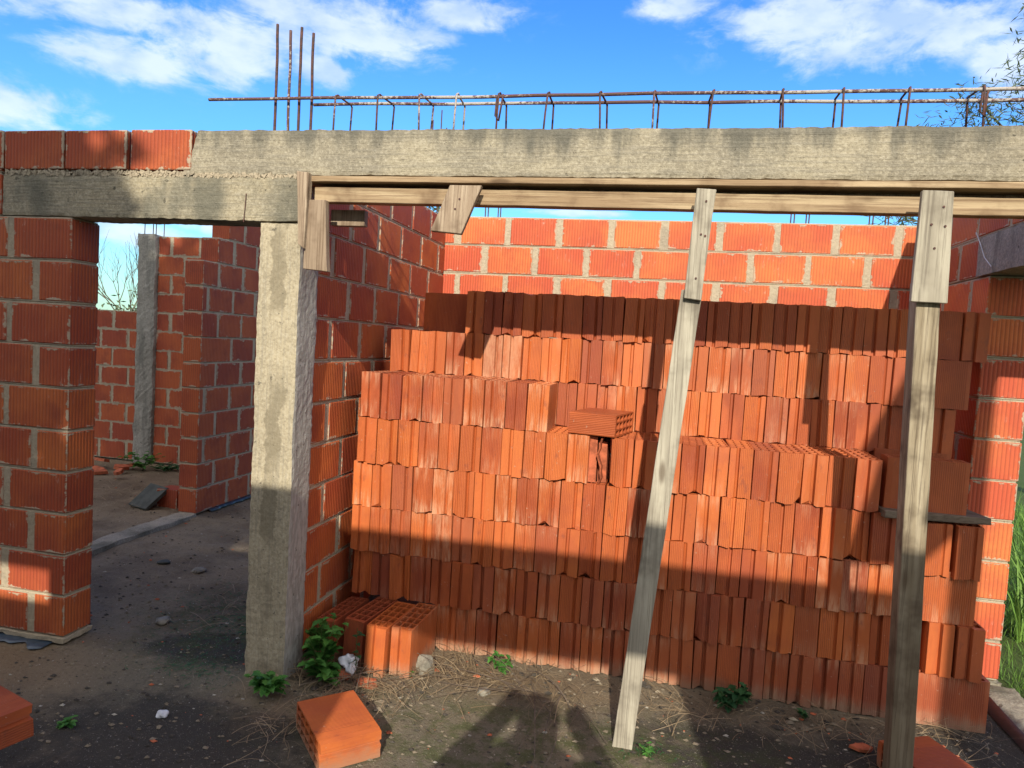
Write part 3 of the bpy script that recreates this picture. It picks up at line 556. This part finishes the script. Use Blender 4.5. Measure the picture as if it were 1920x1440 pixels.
def row(tier,r,x0,x1,y,bloomf=None,darkf=None,yj=.011,skip=()):
    global row_ok
    row_ok=True; x=x0; i=0; out=[]; n=round((x1-x0)/.1063); sc=(x1-x0)/n/.1063; ws=[BW*sc*rb.uniform(.985,1.015)+rb.choice([.0004,.0008,.0012,.002,.003,.006]) for _ in range(n)]; fit=(x1-x0)/sum(ws)
    while i<n:
        i+=1; t=rb.choices([0,1,2,3,4],[4,3.2,2.6,2.2,.8])[0]
        if not any(a<x+.05<b for a,b in skip):
            course=['ground','second','third','fourth','fifth','sixth','seventh','top'][r]
            lab='upright %s brick, %s tier, %s course from the ground, %s from its left end'%(KIND[t],tier,ORD[r+1],ORD[i])
            bl=bloomf(x) if bloomf else None
            o=brick(x+rb.uniform(0,.001),y+rb.uniform(-yj,yj),r*BHS+rb.uniform(0,.0025),lab,t,(rb.uniform(-.012,.012),rb.gauss(0,.007),rb.uniform(-.03,.03)),bl,dark=(darkf(x) if darkf else 0))
            o.scale.x=ws[i-1]*fit/BW-.012*rb.random(); out.append(o)
        x+=ws[i-1]*fit
    row_ok=False; return out
BHS=.2276; YF=3.29; YR=3.625
def bl_low(x): return rb.uniform(.25,.62)
def dk_low(x): return rb.uniform(.1,.9)*(1 if x>.1 else .5)
row('front',0,-1.01,1.083,YF+.004,bl_low,dk_low)
row('front',1,-1.475,1.10,YF,None,lambda x: rb.choice([0,0,.3,.6]))
row('front',2,-1.485,1.066,YF,None,lambda x: rb.choice([0,0,0,.3]))
row('front',3,-1.49,1.06,YF)
row('front',4,-1.468,.975,YF,skip=((-.315,-.205),))
row('front',5,-1.465,-.505,YF+.002,lambda x: rb.uniform(.25,.6),yj=.004)
row('rear',5,-.615,1.155,YR); row('rear',6,-1.445,1.088,YR,lambda x: .85 if -.94<x<-.75 else rb.uniform(.0,.45)); row('rear',7,-1.035,1.256,YR,lambda x: .2,lambda x:.15,yj=.012)
P2=math.pi/2
def stretcher(x0,y,z,label,hue=None,bloom=.2,dark=0,rz=0): # long side to the front, x0 left end
    return brick(x0,y+BW,z,label,4,(0,0,-P2+rz),bloom,hue,dark)
stretcher(-1.30,YR+.10,7*BHS-.012,'long-side brick at the left end of the top course beside the side wall',.3)
# right-hand end of the pile
stretcher(1.150,YF-.005,0,'broad dark ribbed brick on the ground at the right end of the pile',.25,.35,.5)
brick(1.085,YF+.03,0,'narrow brick on the ground behind the thick post',0,dark=.5)
brick(1.215,YF-.008,BHS,'stepped brick standing in the second course next to the rightmost one',0,(0,0,.02),.1,.55)
brick(1.328,YF-.016,BHS,'rightmost stepped brick of the second course, open cells on top',0,(0,0,-.02),.1,.35,.2)
brick(1.10,YF+.03,BHS,'brick of the second course half hidden behind the thick post',1)
stretcher(1.068,YF+.004,2*BHS,'broad ribbed brick laid lengthways in the third course at the right end',.45,.35)
brick(1.170,YF-.015,3*BHS-.02,'ribbed brick under the dark board, second from the right end',1,(0,0,.015),.15,.5)
brick(1.286,YF-.022,3*BHS-.02,'ribbed brick under the right end of the dark board',1,(0,0,-.02),.1,.4,.1)
brick(1.062,YF+.01,3*BHS-.01,'brick under the dark board partly behind the thick post',0)
stretcher(1.005,YF+.02,4*BHS+.018,'broad brick standing on the dark board behind the thick post',.4,.25,.1)
stretcher(1.035,YR-.02,4*BHS+.018,'broad brick behind the one on the dark board',.4,.25,.1)
brick(1.262,YR-.01,5*BHS,'stepped brick at the right end of the sixth course',0,(0,.012,0),.1,.4)
brick(1.155,YR,5*BHS,'brick in the sixth course hidden mostly by the thick post',1)
stretcher(1.088,YR-.02,6*BHS,'broad smooth brick at the right end of the seventh course',.35,.15,.1)
brick(1.258,YR-.01,7*BHS,'smooth brick second from the right end of the top course',4,(0,0,0),.1,.25,.1)
brick(1.364,YR-.02,7*BHS,'rightmost brick of the top course',0,(0,.01,-.03),.1,.45)
# board, flat brick, broken brick
bm=bmesh.new(); 
M=Matrix.Translation((1.195,3.385,.899))@Matrix.Rotation(R(8),4,'Z'); box(bm,-.222,.215,-.115,.11,0,.030,0,.002,M)
o=obj('board',bm,WOOD_B); bevel(o,.002); recenter(o); tag(o,'dark grey board lying between the courses at the right end of the pile','board')
bm=bmesh.new(); box(bm,-.318,-.262,3.335,3.60,4*BHS,5*BHS-.004,0,.003); box(bm,-.258,-.215,3.36,3.60,4*BHS,5*BHS-.03,0,.003); 
V=[]; prev=None
for i in range(9):
    z=4*BHS+i*.0275; x=-.250+.010*math.sin(i*.9)+.004*math.sin(i*2.3); cur=[bm.verts.new((x,3.30,z)),bm.verts.new((x+.007,3.31,z)),bm.verts.new((x+.010,3.37,z)),bm.verts.new((x+.002,3.37,z))]
    if prev:
        for q in range(4): bm.faces.new((prev[q],prev[(q+1)%4],cur[(q+1)%4],cur[q]))
    prev=cur
o=obj('broken_brick',bm,SHARD); recenter(o); tag(o,'broken brick with a thin curled shard in the gap below the flat brick','brick')
# loose bricks in the left corner
LG='loose bricks around the pile'
brick(-1.120,2.965,.0,'rightmost of the loose upright bricks at the foot of the column, sunlit',0,(.0,.012,-.05),.35,.6,0,LG)
brick(-1.238,2.945,.0,'sunlit loose upright brick between two others at the left foot of the pile',0,(0,.03,-.07),.15,.8,0,LG)
brick(-1.362,2.985,.0,'shaded loose upright brick, left of the two sunlit ones',4,(0,.02,-.13),.1,.2,.5,LG)
brick(-1.50,3.00,-.03,'leftmost loose brick, leaning in the corner by the weeds',0,(0,-.05,-.10),.1,.3,.6,LG)
# foreground brick lying flat
def lay(a,dirL,z,label,t=0,hue=.7,bloom=.15,flip=False,**k):
    """brick lying flat: extrusion axis along dirL x up..., a = ground corner"""
    e=Vector(dirL).normalized(); # direction of the extrusion axis (local z)
    up=Vector((0,0,1)); ly=up.cross(e) if not flip else -(up.cross(e)); # local y
    lx=ly.cross(e)                      # local x (thickness)
    M=Matrix((( lx.x,ly.x,e.x),(lx.y,ly.y,e.y),(lx.z,ly.z,e.z))).to_4x4()
    o=brick(0,0,0,label,t,hue=hue,bloom=bloom,group=LG,**k); o.rotation_euler=M.to_euler(); o.location=(a[0],a[1],z); return o,lx
o,lx=lay((-.402,3.318),Vector((1,-.22,0)),5*BHS+.002,'single brick lying flat on the step of the pile, cells facing right',4,.35,.1)
if lx.z<0: o.location.z+=BW
# front edge b->c: extrusion axis; length runs back from it
b=Vector((-1.077,2.209,0)); c=Vector((-.911,2.363,0)); 
o,lx=lay((b.x,b.y),(c-b),0,'orange brick lying flat on the ground in front of the column',0,.85,.12)
if lx.z<0: o.location.z=BW
b=Vector((-2.105,1.60,0)); c=Vector((-1.935,1.760,0))
o,lx=lay((-1.922,1.577),Vector((.3,.95,0)),BHS,'red brick lying flat across another at the lower left corner',2,.15,.1)
if lx.z<0: o.location.z=BHS+BW
brick(-2.13,1.55,0,'upright brick under the flat one at the lower left corner',4,(0,0,.35),.1,.35,.3,LG)
o,lx=lay((1.135,2.975),Vector((-.9,-.42,0)),0,'brick lying flat behind the foot of the thick post, cells facing left',4,.35,.1)
if lx.z<0: o.location.z=BW
# ------------------------------------------------------------ clutter
def shard(x,y,s,rz,label,mat=SHARD,tilt=.1,th=.012,name='brick_shard',cat='shard',z=.006):
    bm=bmesh.new(); n=6; pts=[(math.cos(a)*s*random.uniform(.6,1.1),math.sin(a)*s*.55*random.uniform(.6,1.1)) for a in [k*2*math.pi/n for k in range(n)]]
    A=[bm.verts.new((p[0],p[1],0)) for p in pts]; B=[bm.verts.new((p[0]*.95,p[1]*.95,th)) for p in pts]
    bm.faces.new(A[::-1]); bm.faces.new(B)
    for k in range(n): bm.faces.new((A[k],A[(k+1)%n],B[(k+1)%n],B[k]))
    o=obj(name,bm,mat,None,(x,y,z),(tilt,tilt*.4,rz)); return tag(o,label,cat)
shard(-1.30,2.86,.055,.5,'orange shard below the white plastic scrap',tilt=.4,z=.02); shard(-1.17,2.84,.075,-.1,'long thin orange shard lying in the dry grass below the loose bricks')
shard(1.10+.0,3.14,.03,.9,'small orange shard at the foot of the pile beside the thick post',tilt=.5,z=.01); shard(.90,2.98,.05,.2,'red shard left of the brick behind the post foot')
for i,(x,y,s) in enumerate([(-5.45,5.95,.14),(-5.25,6.05,.12),(-5.6,6.15,.15),(-5.35,6.25,.13),(-5.1,5.85,.09)]):
    shard(x,y,s,i*1.3,['broken red tile at the near left of the heap by the low far wall','small upright-leaning red tile in the middle of the far heap','leftmost and furthest broken red tile of the far heap','broken red tile of the far heap nearest the wall','smallest broken red tile, at the right end of the far heap'][i],tilt=.25,th=.03,z=.03+.03*(i%3),cat='tile')['group']='broken tiles in the far corner'
def stone(x,y,s,label,mat=STONE,sq=.6,z=None):
    bm=bmesh.new(); bmesh.ops.create_icosphere(bm,subdivisions=3,radius=s)
    for v in bm.verts:
        v.co*=1+.35*noise.noise(v.co*1.3/s+Vector((x,y,0))); v.co.z*=sq
    o=obj('stone',bm,mat,None,(x,y,s*sq*.6 if z is None else z),(0,0,x*7),smooth=False); return tag(o,label,'stone')
stone(-.975,3.055,.045,'grey upright stone leaning beside the right loose brick',sq=1.0); stone(-.66,2.93,.028,'pale stone in the dry grass in front of the pile')
stone(-2.43,3.12,.036,'brownish stone on the floor of the left doorway',sq=.45); stone(-3.05,3.9,.036,'dark stone near the threshold strip in the left room',SLATE,.4)
stone(-2.75,3.85,.038,'flat stone right of the dark one near the threshold strip',sq=.4); stone(-1.83,2.36,.022,'small white stone on the dark slab left of the column',PLASTIC)
stone(.26,2.52,.03,'flat greenish stone right of the foot of the leaning prop',sq=.3); stone(-1.0,2.02,.018,'small pale stone at the bottom edge right of the flat brick')
# white plastic scrap
bm=bmesh.new(); bmesh.ops.create_icosphere(bm,subdivisions=4,radius=.034)
for v in bm.verts: v.co*=1+.9*noise.noise(v.co*40)+.3*noise.noise(v.co*110); v.co.z*=1.1
o=obj('plastic_scrap',bm,PLASTIC,None,(-1.285,2.90,.055),smooth=True); tag(o,'crumpled white plastic scrap in front of the loose bricks','plastic')
# grey board and half brick in the left room
bm=bmesh.new(); M=Matrix.Translation((-4.13,4.97,.005))@Matrix.Rotation(R(-20),4,'Z')@Matrix.Rotation(R(38),4,'X'); box(bm,-.12,.12,0,.24,0,.03,0,.004,M)
o=obj('board',bm,SLATE); recenter(o); tag(o,'dark grey slab fragment propped on a brick in the left room','board')
bm=bmesh.new(); uvl=bm.loops.layers.uv.new('UVMap'); tl=bm.loops.layers.float_color.new('tint'); V,fs=box(bm,-4.05,-3.86,5.08,5.24,0,.16,0,.006); quad_uv(bm,uvl,tl,V,fs,.2)
o=obj('brick',bm,BRICK_DULL); recenter(o); tag(o,'dull red brick behind the grey slab fragment in the left room','brick')
# ------------------------------------------------------------ scattered stuff
def free(x,y):
    if -1.5<x<1.5 and y>3.27: return False
    if -1.75<x<-1.5 and 2.72<y<2.93: return False
    if x<-2.66 and 2.72<y<2.93: return False
    if -1.74<x<-1.5 and y>2.9: return False
    if -3.77<x<-3.55 and y>3.28: return False
    return y<6.5
rp=random.Random(5)
def pebble_mesh(name,n,mats,weights,label,smin,smax,region):
    bm=bmesh.new()
    for i in range(n):
        for _ in range(20):
            x,y=region()
            if free(x,y): break
        else: continue
        s=smin+(smax-smin)*rp.random()**3; m=rp.choices(range(len(mats)),weights)[0]; z=gz(x,y)+s*.25
        vs=[Vector((1,0,0)),Vector((0,1,0)),Vector((-1,0,0)),Vector((0,-1,0)),Vector((0,0,1)),Vector((0,0,-1))]
        a=rp.random()*6.28; ca,sa=math.cos(a),math.sin(a); v2=[]
        for v in vs:
            v=v*rp.uniform(.65,1.25); v=Vector((v.x*ca-v.y*sa,v.x*sa+v.y*ca,v.z*.55)); v=Vector((v.x*1.25,v.y*.9,v.z)); v2.append(bm.verts.new((x+v.x*s,y+v.y*s,z+v.z*s)))
        for q in ((0,1,4),(1,2,4),(2,3,4),(3,0,4),(1,0,5),(2,1,5),(3,2,5),(0,3,5)): bm.faces.new([v2[t] for t in q]).material_index=m
    o=obj(name,bm,mats); tag(o,label,'gravel',kind='stuff'); return o
def reg():
    r=rp.random()
    if r<.62: return rp.uniform(-2.9,1.6),rp.uniform(1.7,3.3)
    if r<.88: return rp.uniform(-3.6,-1.75),rp.uniform(2.9,6.2)
    return rp.uniform(-6,-3.75),rp.uniform(3.6,6.6)
DUSTY=simple('grit',(.22,.18,.13),.95,.45,30,.4); DARKP=simple('dark_grit',(.07,.06,.05),.95,.4,30,.4); PALE=simple('pale_grit',(.40,.37,.31),.9,.3,30,.3)
pebble_mesh('gravel',7000,[DUSTY,DARKP,PALE,SHARD],[8,6,.7,.6],'loose grit and pebbles scattered over the dirt floor',.0018,.0125,reg)
def reg2():
    if rp.random()<.7: return rp.uniform(-1.45,1.15),3.27-abs(rp.gauss(0,.14))
    return rp.uniform(-1.45,-.9),2.75+rp.gauss(0,.14)
pebble_mesh('rubble',330,[DARKP,DUSTY,SHARD,MORTAR],[5,5,1.3,.8],'clods, brick crumbs and mortar bits along the foot of the pile',.005,.022,reg2)
def strands(name,spots,mat,label,lmin,lmax,w,lift,seed,cat='dry grass'):
    r=random.Random(seed); bm=bmesh.new(); tl=bm.loops.layers.float_color.new('tint')
    for (cx,cy,rx,ry,n) in spots:
        for i in range(n):
            x=cx+r.gauss(0,rx*.5); y=cy+r.gauss(0,ry*.5)
            if not free(x,y): continue
            a=r.random()*6.28; L=r.uniform(lmin,lmax); bend=r.uniform(-1.6,1.6); z=gz(x,y)+r.uniform(.002,lift); zs=r.uniform(-.15,.35)*lift/.03; ww=w*r.uniform(.5,1.3); t=r.random(); prev=None
            for s in range(6):
                q=s/5; aa=a+bend*(q-.5); px,py=x+math.cos(a+bend*q*.5)*L*q,y+math.sin(a+bend*q*.5)*L*q; pz=max(z+math.sin(q*3.14)*L*.10+zs*q*.05,.001)
                nx,ny=-math.sin(aa)*ww,math.cos(aa)*ww; cur=(bm.verts.new((px+nx,py+ny,pz)),bm.verts.new((px-nx,py-ny,pz+ww*.6)))
                if prev:
                    f=bm.faces.new((prev[0],prev[1],cur[1],cur[0]))
                    for l in f.loops: l[tl]=(t,t,t,1)
                prev=cur
    o=obj(name,bm,mat); tag(o,label,cat,kind='stuff'); return o
strands('dry_grass',[(-1.25,2.80,.36,.12,250),(-.80,3.08,.45,.16,280),(-.40,3.0,.3,.14,80),(-1.45,3.0,.14,.2,120),(-1.32,2.42,.10,.16,45),(.25,3.08,.4,.14,110),(.9,3.15,.45,.1,80),(-4.4,5.3,.8,.5,420),(-2.3,3.6,.9,.5,120),(-1.2,2.62,.35,.12,50),(1.0,2.9,.3,.15,30),(1.3,3.2,.2,.06,40)],DRY,'dead grass stalks and roots lying on the dirt at the foot of the pile',.05,.26,.0011,.03,3)
strands('dead_vine',[(-.45,2.98,.25,.05,26),(-.30,2.80,.10,.10,10),(-1.2,2.95,.25,.05,14)],BARK,'thin dark dead stems across the ground in front of the pile',.25,.55,.0022,.03,9,'dead stems')
strands('low_moss',[(-2.0,3.2,.45,.35,900),(-1.95,2.75,.3,.12,300),(.05,2.70,.10,.08,80),(-2.3,3.5,.4,.3,250)],LEAF2,'sparse low green sprouts on the floor of the left doorway',.01,.03,.0014,.006,12,'moss')
# ------------------------------------------------------------ weeds
def leaf(bm,tl,p,d,L,w,t,lobes=True,fold=.25):
    d=d.normalized(); up=Vector((0,0,1)); s=d.cross(up); s=s.normalized() if s.length>.01 else Vector((1,0,0)); n=s.cross(d)
    if lobes: prf=[(0,0),(.12,.35),(.25,.95),(.38,.62),(.5,1),(.64,.6),(.78,.6),(1,0)]
    else: prf=[(0,0),(.25,.8),(.5,1),(.75,.75),(1,0)]
    mid=[];Lf=[];Rt=[]
    for u,h in prf:
        c=p+d*L*u-up*(u*u*L*.25); mid.append(bm.verts.new(c)); 
        if h: Lf.append(bm.verts.new(c+s*h*w*.5+n*h*w*fold)); Rt.append(bm.verts.new(c-s*h*w*.5+n*h*w*fold))
        else: Lf.append(mid[-1]); Rt.append(mid[-1])
    for i in range(len(prf)-1):
        for A in (Lf,Rt):
            q=[]; 
            for v in (mid[i],mid[i+1],A[i+1],A[i]):
                if v not in q: q.append(v)
            if len(q)>2:
                if A is Rt: q.reverse()
                f=bm.faces.new(q)
                for l in f.loops: l[tl]=(t,t,t,1)
def weed(x,y,h,n,L,w,label,mat=LEAF,spread=.08,seed=1,lobes=True,nst=6):
    r=random.Random(seed); e=empty('weed',(x,y,0),label,'weed'); bm=bmesh.new(); tl=bm.loops.layers.float_color.new('tint'); bs=bmesh.new()
    for s in range(nst):
        a=r.random()*6.28; hh=h*r.uniform(.45,1); sp=spread*r.uniform(.2,1); tip=Vector((math.cos(a)*sp,math.sin(a)*sp,hh)); pts=[Vector((0,0,0)),tip*.5+Vector((0,0,hh*.12)),tip]
        tube(bs,pts,.0022,4,.001)
        for k in range(n):
            q=r.uniform(.25,1); p=(pts[0].lerp(pts[1],q*2) if q<.5 else pts[1].lerp(pts[2],q*2-1)); aa=r.random()*6.28; d=Vector((math.cos(aa),math.sin(aa),r.uniform(-.1,.7)))
            sc=r.uniform(.6,1.1)*(1.15-q*.5); leaf(bm,tl,p,d,L*sc,w*sc,r.random(),lobes)
    obj('stem',bs,STEM,e); obj('foliage',bm,mat,e); return e
weed(-1.42,2.86,.30,13,.072,.058,'tall green leafy weed at the right foot of the concrete column',seed=3,nst=8,spread=.13)
weed(-1.36,2.80,.13,13,.072,.065,'low bushy weed in front of the tall one by the column',seed=33,nst=5,spread=.10)
weed(-1.53,2.64,.11,12,.07,.055,'low green weed spreading in front of the column',seed=5,nst=6,spread=.10)
weed(-1.265,2.915,.22,4,.05,.045,'single sprig growing in front of the shaded loose brick',LEAF2,.02,seed=8,nst=2)
weed(-.63,3.17,.07,8,.05,.03,'small bright fern-like weed against the foot of the pile',seed=11,nst=7,spread=.07)
weed(.42,3.16,.10,8,.075,.055,'dark green weed against the pile right of the leaning prop',LEAF2,.09,seed=14,nst=6)
weed(.72,3.16,.05,5,.04,.035,'tiny dark weed right of the dark green one at the pile',LEAF2,.05,seed=17,nst=4)
weed(.07,2.66,.05,7,.03,.02,'tiny pale green weed right of the foot of the prop',seed=19,nst=5,spread=.07)
weed(-2.11,2.19,.03,6,.045,.03,'small green rosette on the dark slab at the lower left',seed=23,nst=5,spread=.04)
weed(-1.02,2.97,.06,5,.03,.02,'tiny bright sprout beside the grey upright stone',seed=25,nst=3,spread=.02)
weed(-5.20,6.30,.20,10,.09,.06,'green weed at the left foot of the far grey column',seed=27,nst=9,spread=.22); weed(-4.95,6.35,.10,8,.07,.05,'low weeds at the right foot of the far grey column',LEAF2,.22,seed=29,nst=8)
# ------------------------------------------------------------ grass outside the right doorway
def grass():
    r=random.Random(2); bm=bmesh.new(); tl=bm.loops.layers.float_color.new('tint')
    for i in range(15000):
        y=3.0+r.random()**1.2*6; x=1.80+r.random()**1.2*2.2+(0 if y<4 else r.random()*.5); h=r.uniform(.05,.15) if r.random()<.8 else r.uniform(.15,.30)
        if y>4.6: h*=1.6
        z=-.04; a=r.random()*6.28; ln=r.uniform(.1,.8)*h; w=r.uniform(.002,.004); t=r.random(); prev=None; dx,dy=math.cos(a),math.sin(a)
        for s in range(4):
            q=s/3; p=Vector((x+dx*ln*q*q,y+dy*ln*q*q,z+h*q*(1-.25*q))); ww=w*(1-q*.85); cur=(bm.verts.new(p+Vector((-dy,dx,0))*ww),bm.verts.new(p-Vector((-dy,dx,0))*ww))
            if prev:
                f=bm.faces.new((prev[0],prev[1],cur[1],cur[0]))
                for l in f.loops: l[tl]=(t,t,t,1)
            prev=cur
    o=obj('grass',bm,GRASS); tag(o,'lush green grass outside the right doorway','grass',kind='stuff')
grass()
def tuft(x,y,h,n,label,seed):
    r=random.Random(seed); bm=bmesh.new(); tl=bm.loops.layers.float_color.new('tint')
    for i in range(n):
        a=r.random()*6.28; hh=h*r.uniform(.5,1); ln=hh*r.uniform(.2,.9); w=r.uniform(.005,.009); t=r.random(); prev=None; bx,by=r.uniform(-.12,.12),r.uniform(-.12,.12)
        for s in range(7):
            q=s/6; p=Vector((bx+math.cos(a)*ln*q*q,by+math.sin(a)*ln*q*q,-.03+hh*(q-.35*q*q*q))); ww=w*(1-q*.9); cur=(bm.verts.new(p+Vector((-math.sin(a),math.cos(a),0))*ww),bm.verts.new(p-Vector((-math.sin(a),math.cos(a),0))*ww))
            if prev:
                f=bm.faces.new((prev[0],prev[1],cur[1],cur[0]))
                for l in f.loops: l[tl]=(t,t,t,1)
            prev=cur
    o=obj('grass_tuft',bm,GRASS,None,(x,y,0)); tag(o,label,'plant')
tuft(2.25,4.6,.85,70,'tall arching grass tuft outside the right doorway',4); tuft(2.55,5.1,1.25,120,'taller dark tuft further back outside the right doorway',6)
# ------------------------------------------------------------ trees
def branch(bm,p,d,L,r,depth,rng,tips,up=.25,split=3,spread=.55):
    pts=[p]; q=p.copy(); dd=d.copy()
    for i in range(4):
        dd=(dd+Vector((rng.uniform(-1,1),rng.uniform(-1,1),rng.uniform(-.6,1)*up))*.16).normalized(); q=q+dd*L/4; pts.append(q.copy())
    tube(bm,pts,r,5 if r<.02 else 7,r*.6,cap=False)
    if depth==0: tips.append((q,dd)); return
    for i in range(split):
        nd=(dd+Vector((rng.uniform(-1,1),rng.uniform(-1,1),rng.uniform(-.5,1)))*spread).normalized(); k=rng.choice([2,3,4,4]); branch(bm,pts[k],nd,L*rng.uniform(.6,.85),r*.55,depth-1,rng,tips,up,split,spread)
def leafcloud(bm,tl,c,rad,n,L,w,rng,narrow=True):
    for i in range(n):
        v=Vector((rng.gauss(0,1),rng.gauss(0,1),rng.gauss(0,1)))*rad*.5; d=Vector((rng.uniform(-1,1),rng.uniform(-1,1),rng.uniform(-.9,.6))).normalized(); s=d.orthogonal().normalized()*w*.5; p=c+v; l_=L*rng.uniform(.6,1.2); t=rng.random()
        f=bm.faces.new([bm.verts.new(p),bm.verts.new(p+d*l_*.4+s),bm.verts.new(p+d*l_),bm.verts.new(p+d*l_*.45-s)])
        for l in f.loops: l[tl]=(t,t,t,1)
def olive(name,base,trunk_top,clusters,label,seed,n=1.0,L=.15,w=.028,group=None):
    rng=random.Random(seed); e=empty(name,base,label,'tree',group); B=Vector(base); bt=bmesh.new(); bc=bmesh.new(); tl=bc.loops.layers.float_color.new('tint'); T0=Vector(trunk_top)-B
    tube(bt,[Vector((0,0,-.1)),T0*.5+Vector((.08,0,0)),T0],.13,9,.07)
    for (x,y,z,r) in clusters:
        c=Vector((x,y,z))-B; tube(bt,[T0*.9,T0.lerp(c,.5)+Vector((0,0,.12)),c],.035,5,.008)
        for s in range(max(4,int(16*r*r*n)+5)):
            p=c+Vector((rng.gauss(0,1),rng.gauss(0,1),rng.gauss(0,1)))*r*.45; tube(bt,[c,c.lerp(p,.6)+Vector((0,0,.03)),p],.006,3,.003,cap=False); leafcloud(bc,tl,p,.22,int(26*n),L,w,rng)
    obj('trunk',bt,BARK,e); obj('crown',bc,TREELEAF,e); return e
olive('olive_tree',(5.1,9.4,0),(4.9,9.4,3.0),[(3.85,9,5.10,.30),(4.3,9,5.3,.5),(4.0,9.1,4.75,.25),(3.02,9,4.22,.26),(3.45,9,4.35,.40),(3.9,9,4.35,.45),(3.3,9,4.62,.16),(2.85,9.1,3.75,.35),(3.35,9,3.8,.5),(4.1,9,3.8,.6),(2.62,9,3.25,.22),(2.95,9.2,3.2,.4),(3.5,9,3.2,.6),(4.4,9,3.2,.7),(4.9,9.2,4.6,.7)],'grey-green olive-like tree at the right beyond the back wall',4,1.25,.14,.021)
olive('olive_tree',(-3.3,9.3,0),(-3.2,9.3,2.4),[(-3.15,9,3.24,.22),(-3.4,9,3.15,.3),(-3.0,9.1,2.9,.3),(-3.5,9,2.8,.4)],'small bit of green treetop showing left of the hanging plank',6)
e=empty('bare_tree',(-8.4,9.8,0),'leafless tree with fine twigs seen above the low far wall','tree'); rng=random.Random(12); bm=bmesh.new(); tips=[]
tube(bm,[(0,0,-.1),(.02,0,1.0),(0,0,1.55)],.05,7,.035)
for i in range(6): branch(bm,Vector((0,0,1.2+.08*i)),Vector((rng.uniform(-1,1),rng.uniform(-.5,.5),1.3)).normalized(),.62,.013,3,rng,tips,.9,3,.5)
obj('branches',bm,BARK,e)
olive('bush',(-8.0,9.6,0),(-8.0,9.6,.9),[(-7.98,9.4,1.72,.22),(-7.75,9.5,1.65,.25),(-8.4,9.5,1.5,.3),(-8.9,9.5,1.5,.3)],'leafy bush under the bare tree, beside the far grey column',8,.9,.09,.035)
# ------------------------------------------------------------ unseen building behind the photographer (outlines fitted to the shade it casts in the bay)
def slab(name,poly,y0,y1,mat,label,cat,loc=None):
    bm=bmesh.new(); A=[bm.verts.new((x,y0,z)) for x,z in poly]; B=[bm.verts.new((x,y1,z)) for x,z in poly]; bm.faces.new(A); bm.faces.new(B[::-1]); n=len(A)
    for i in range(n): bm.faces.new((A[i],B[i],B[(i+1)%n],A[(i+1)%n]))
    bmesh.ops.recalc_face_normals(bm,faces=bm.faces); o=obj(name,bm,mat); recenter(o); return tag(o,label,cat)
slab('concrete_beam',[(-7,2.515),(1.76,2.505),(1.76,2.945),(-7,2.955)],-1.15,-1.0,CONC_BEAM,'concrete beam of the facing room behind the viewer','beam')
slab('rendered_wall',[(-7,0),(-.62,0),(-.66,2.51),(-2.22,2.51),(-2.22,2.27),(-2.65,2.27),(-2.65,2.51),(-7,2.51)],-1.13,-1.0,CONC_GREY,'wall left of the open doorway behind the viewer','wall')
slab('rendered_wall',[(.80,0),(1.74,0),(1.74,2.50),(.80,2.50)],-1.13,-1.0,CONC_GREY,'wall right of the open doorway behind the viewer','wall')
slab('added_shade_wall',[(1.47,3.12),(1.77,3.14),(1.90,3.29),(1.90,0),(2.27,0),(2.27,4.29),(2.5,4.72),(2.55,4.98),(2.20,4.98),(1.80,4.12),(1.58,3.6)],-1.13,-1.0,CONC_GREY,'added unseen wall piece behind the viewer on the right, shaped to cast shade','wall')  # added piece, its outline shaped to throw the diagonal shade on the right
rng=random.Random(31)
olive('big_tree',(-3.6,-4.3,0),(-3.5,-4.3,3.6),[(-3.4,-4,6.4,1.3),(-2.3,-4,5.9,.8),(-4.6,-4,6.2,1.3),(-3.2,-4.2,7.8,1.1),(-2.2,-4,6.9,.8),(-4.8,-4,7.6,1.2),(-3.0,-4,5.1,.8),(-4.2,-4,5.0,.9),(-5.8,-4,6.2,1.3),(-1.9,-4,5.2,.45),(-2.3,-4,4.8,.6),(-3.1,-4.2,4.5,.7),(-2.1,-3.9,5.7,.5),(-2.7,-4,5.5,.7),(-3.7,-4,5.6,.9),(-2.6,-4,6.6,.9),(-3.9,-4,7.0,1.0),(-3.0,-4,7.2,.9)],'broad leafy tree behind the viewer on the left',31,1.9,.24,.08)
# photographer
def person():
    me=bpy.data.meshes.new('person'); V=[(0,0,.95),(0,0,1.15),(0,.01,1.38),(0,.02,1.50),(0,.05,1.60),(0,.06,1.72), # 0-5 spine, neck, head
      (.10,0,.90),(.11,.02,.48),(.11,-.02,.08),(.11,.10,.04),(-.10,0,.90),(-.11,.0,.48),(-.11,-.04,.08),(-.11,.08,.04),
      (.19,.0,1.44),(.30,.16,1.26),(.15,.26,1.46),(.10,.28,1.56),(-.19,.0,1.44),(-.33,.14,1.30),(-.17,.24,1.50),(-.10,.26,1.60)]
    E=[(0,1),(1,2),(2,3),(3,4),(4,5),(0,6),(6,7),(7,8),(8,9),(0,10),(10,11),(11,12),(12,13),(2,14),(14,15),(15,16),(16,17),(2,18),(18,19),(19,20),(20,21)]
    Rr=[.20,.19,.22,.085,.085,.095,.095,.062,.045,.04,.095,.062,.045,.04,.085,.065,.05,.05,.085,.065,.05,.05]
    me.from_pydata(V,E,[]); me.materials.append(CLOTH); o=bpy.data.objects.new('person',me); COL.objects.link(o); o.location=(.04,-.36,0); o.scale=(1.07,1.07,1.07)
    m=o.modifiers.new('skin','SKIN'); 
    for i,r in enumerate(Rr): me.skin_vertices[0].data[i].radius=(r,r*.8)
    me.skin_vertices[0].data[0].use_root=True; m2=o.modifiers.new('sub','SUBSURF'); m2.levels=2; m2.render_levels=2
    tag(o,'person in dark clothes standing behind the viewer with both hands raised','person')
me_=None
person()
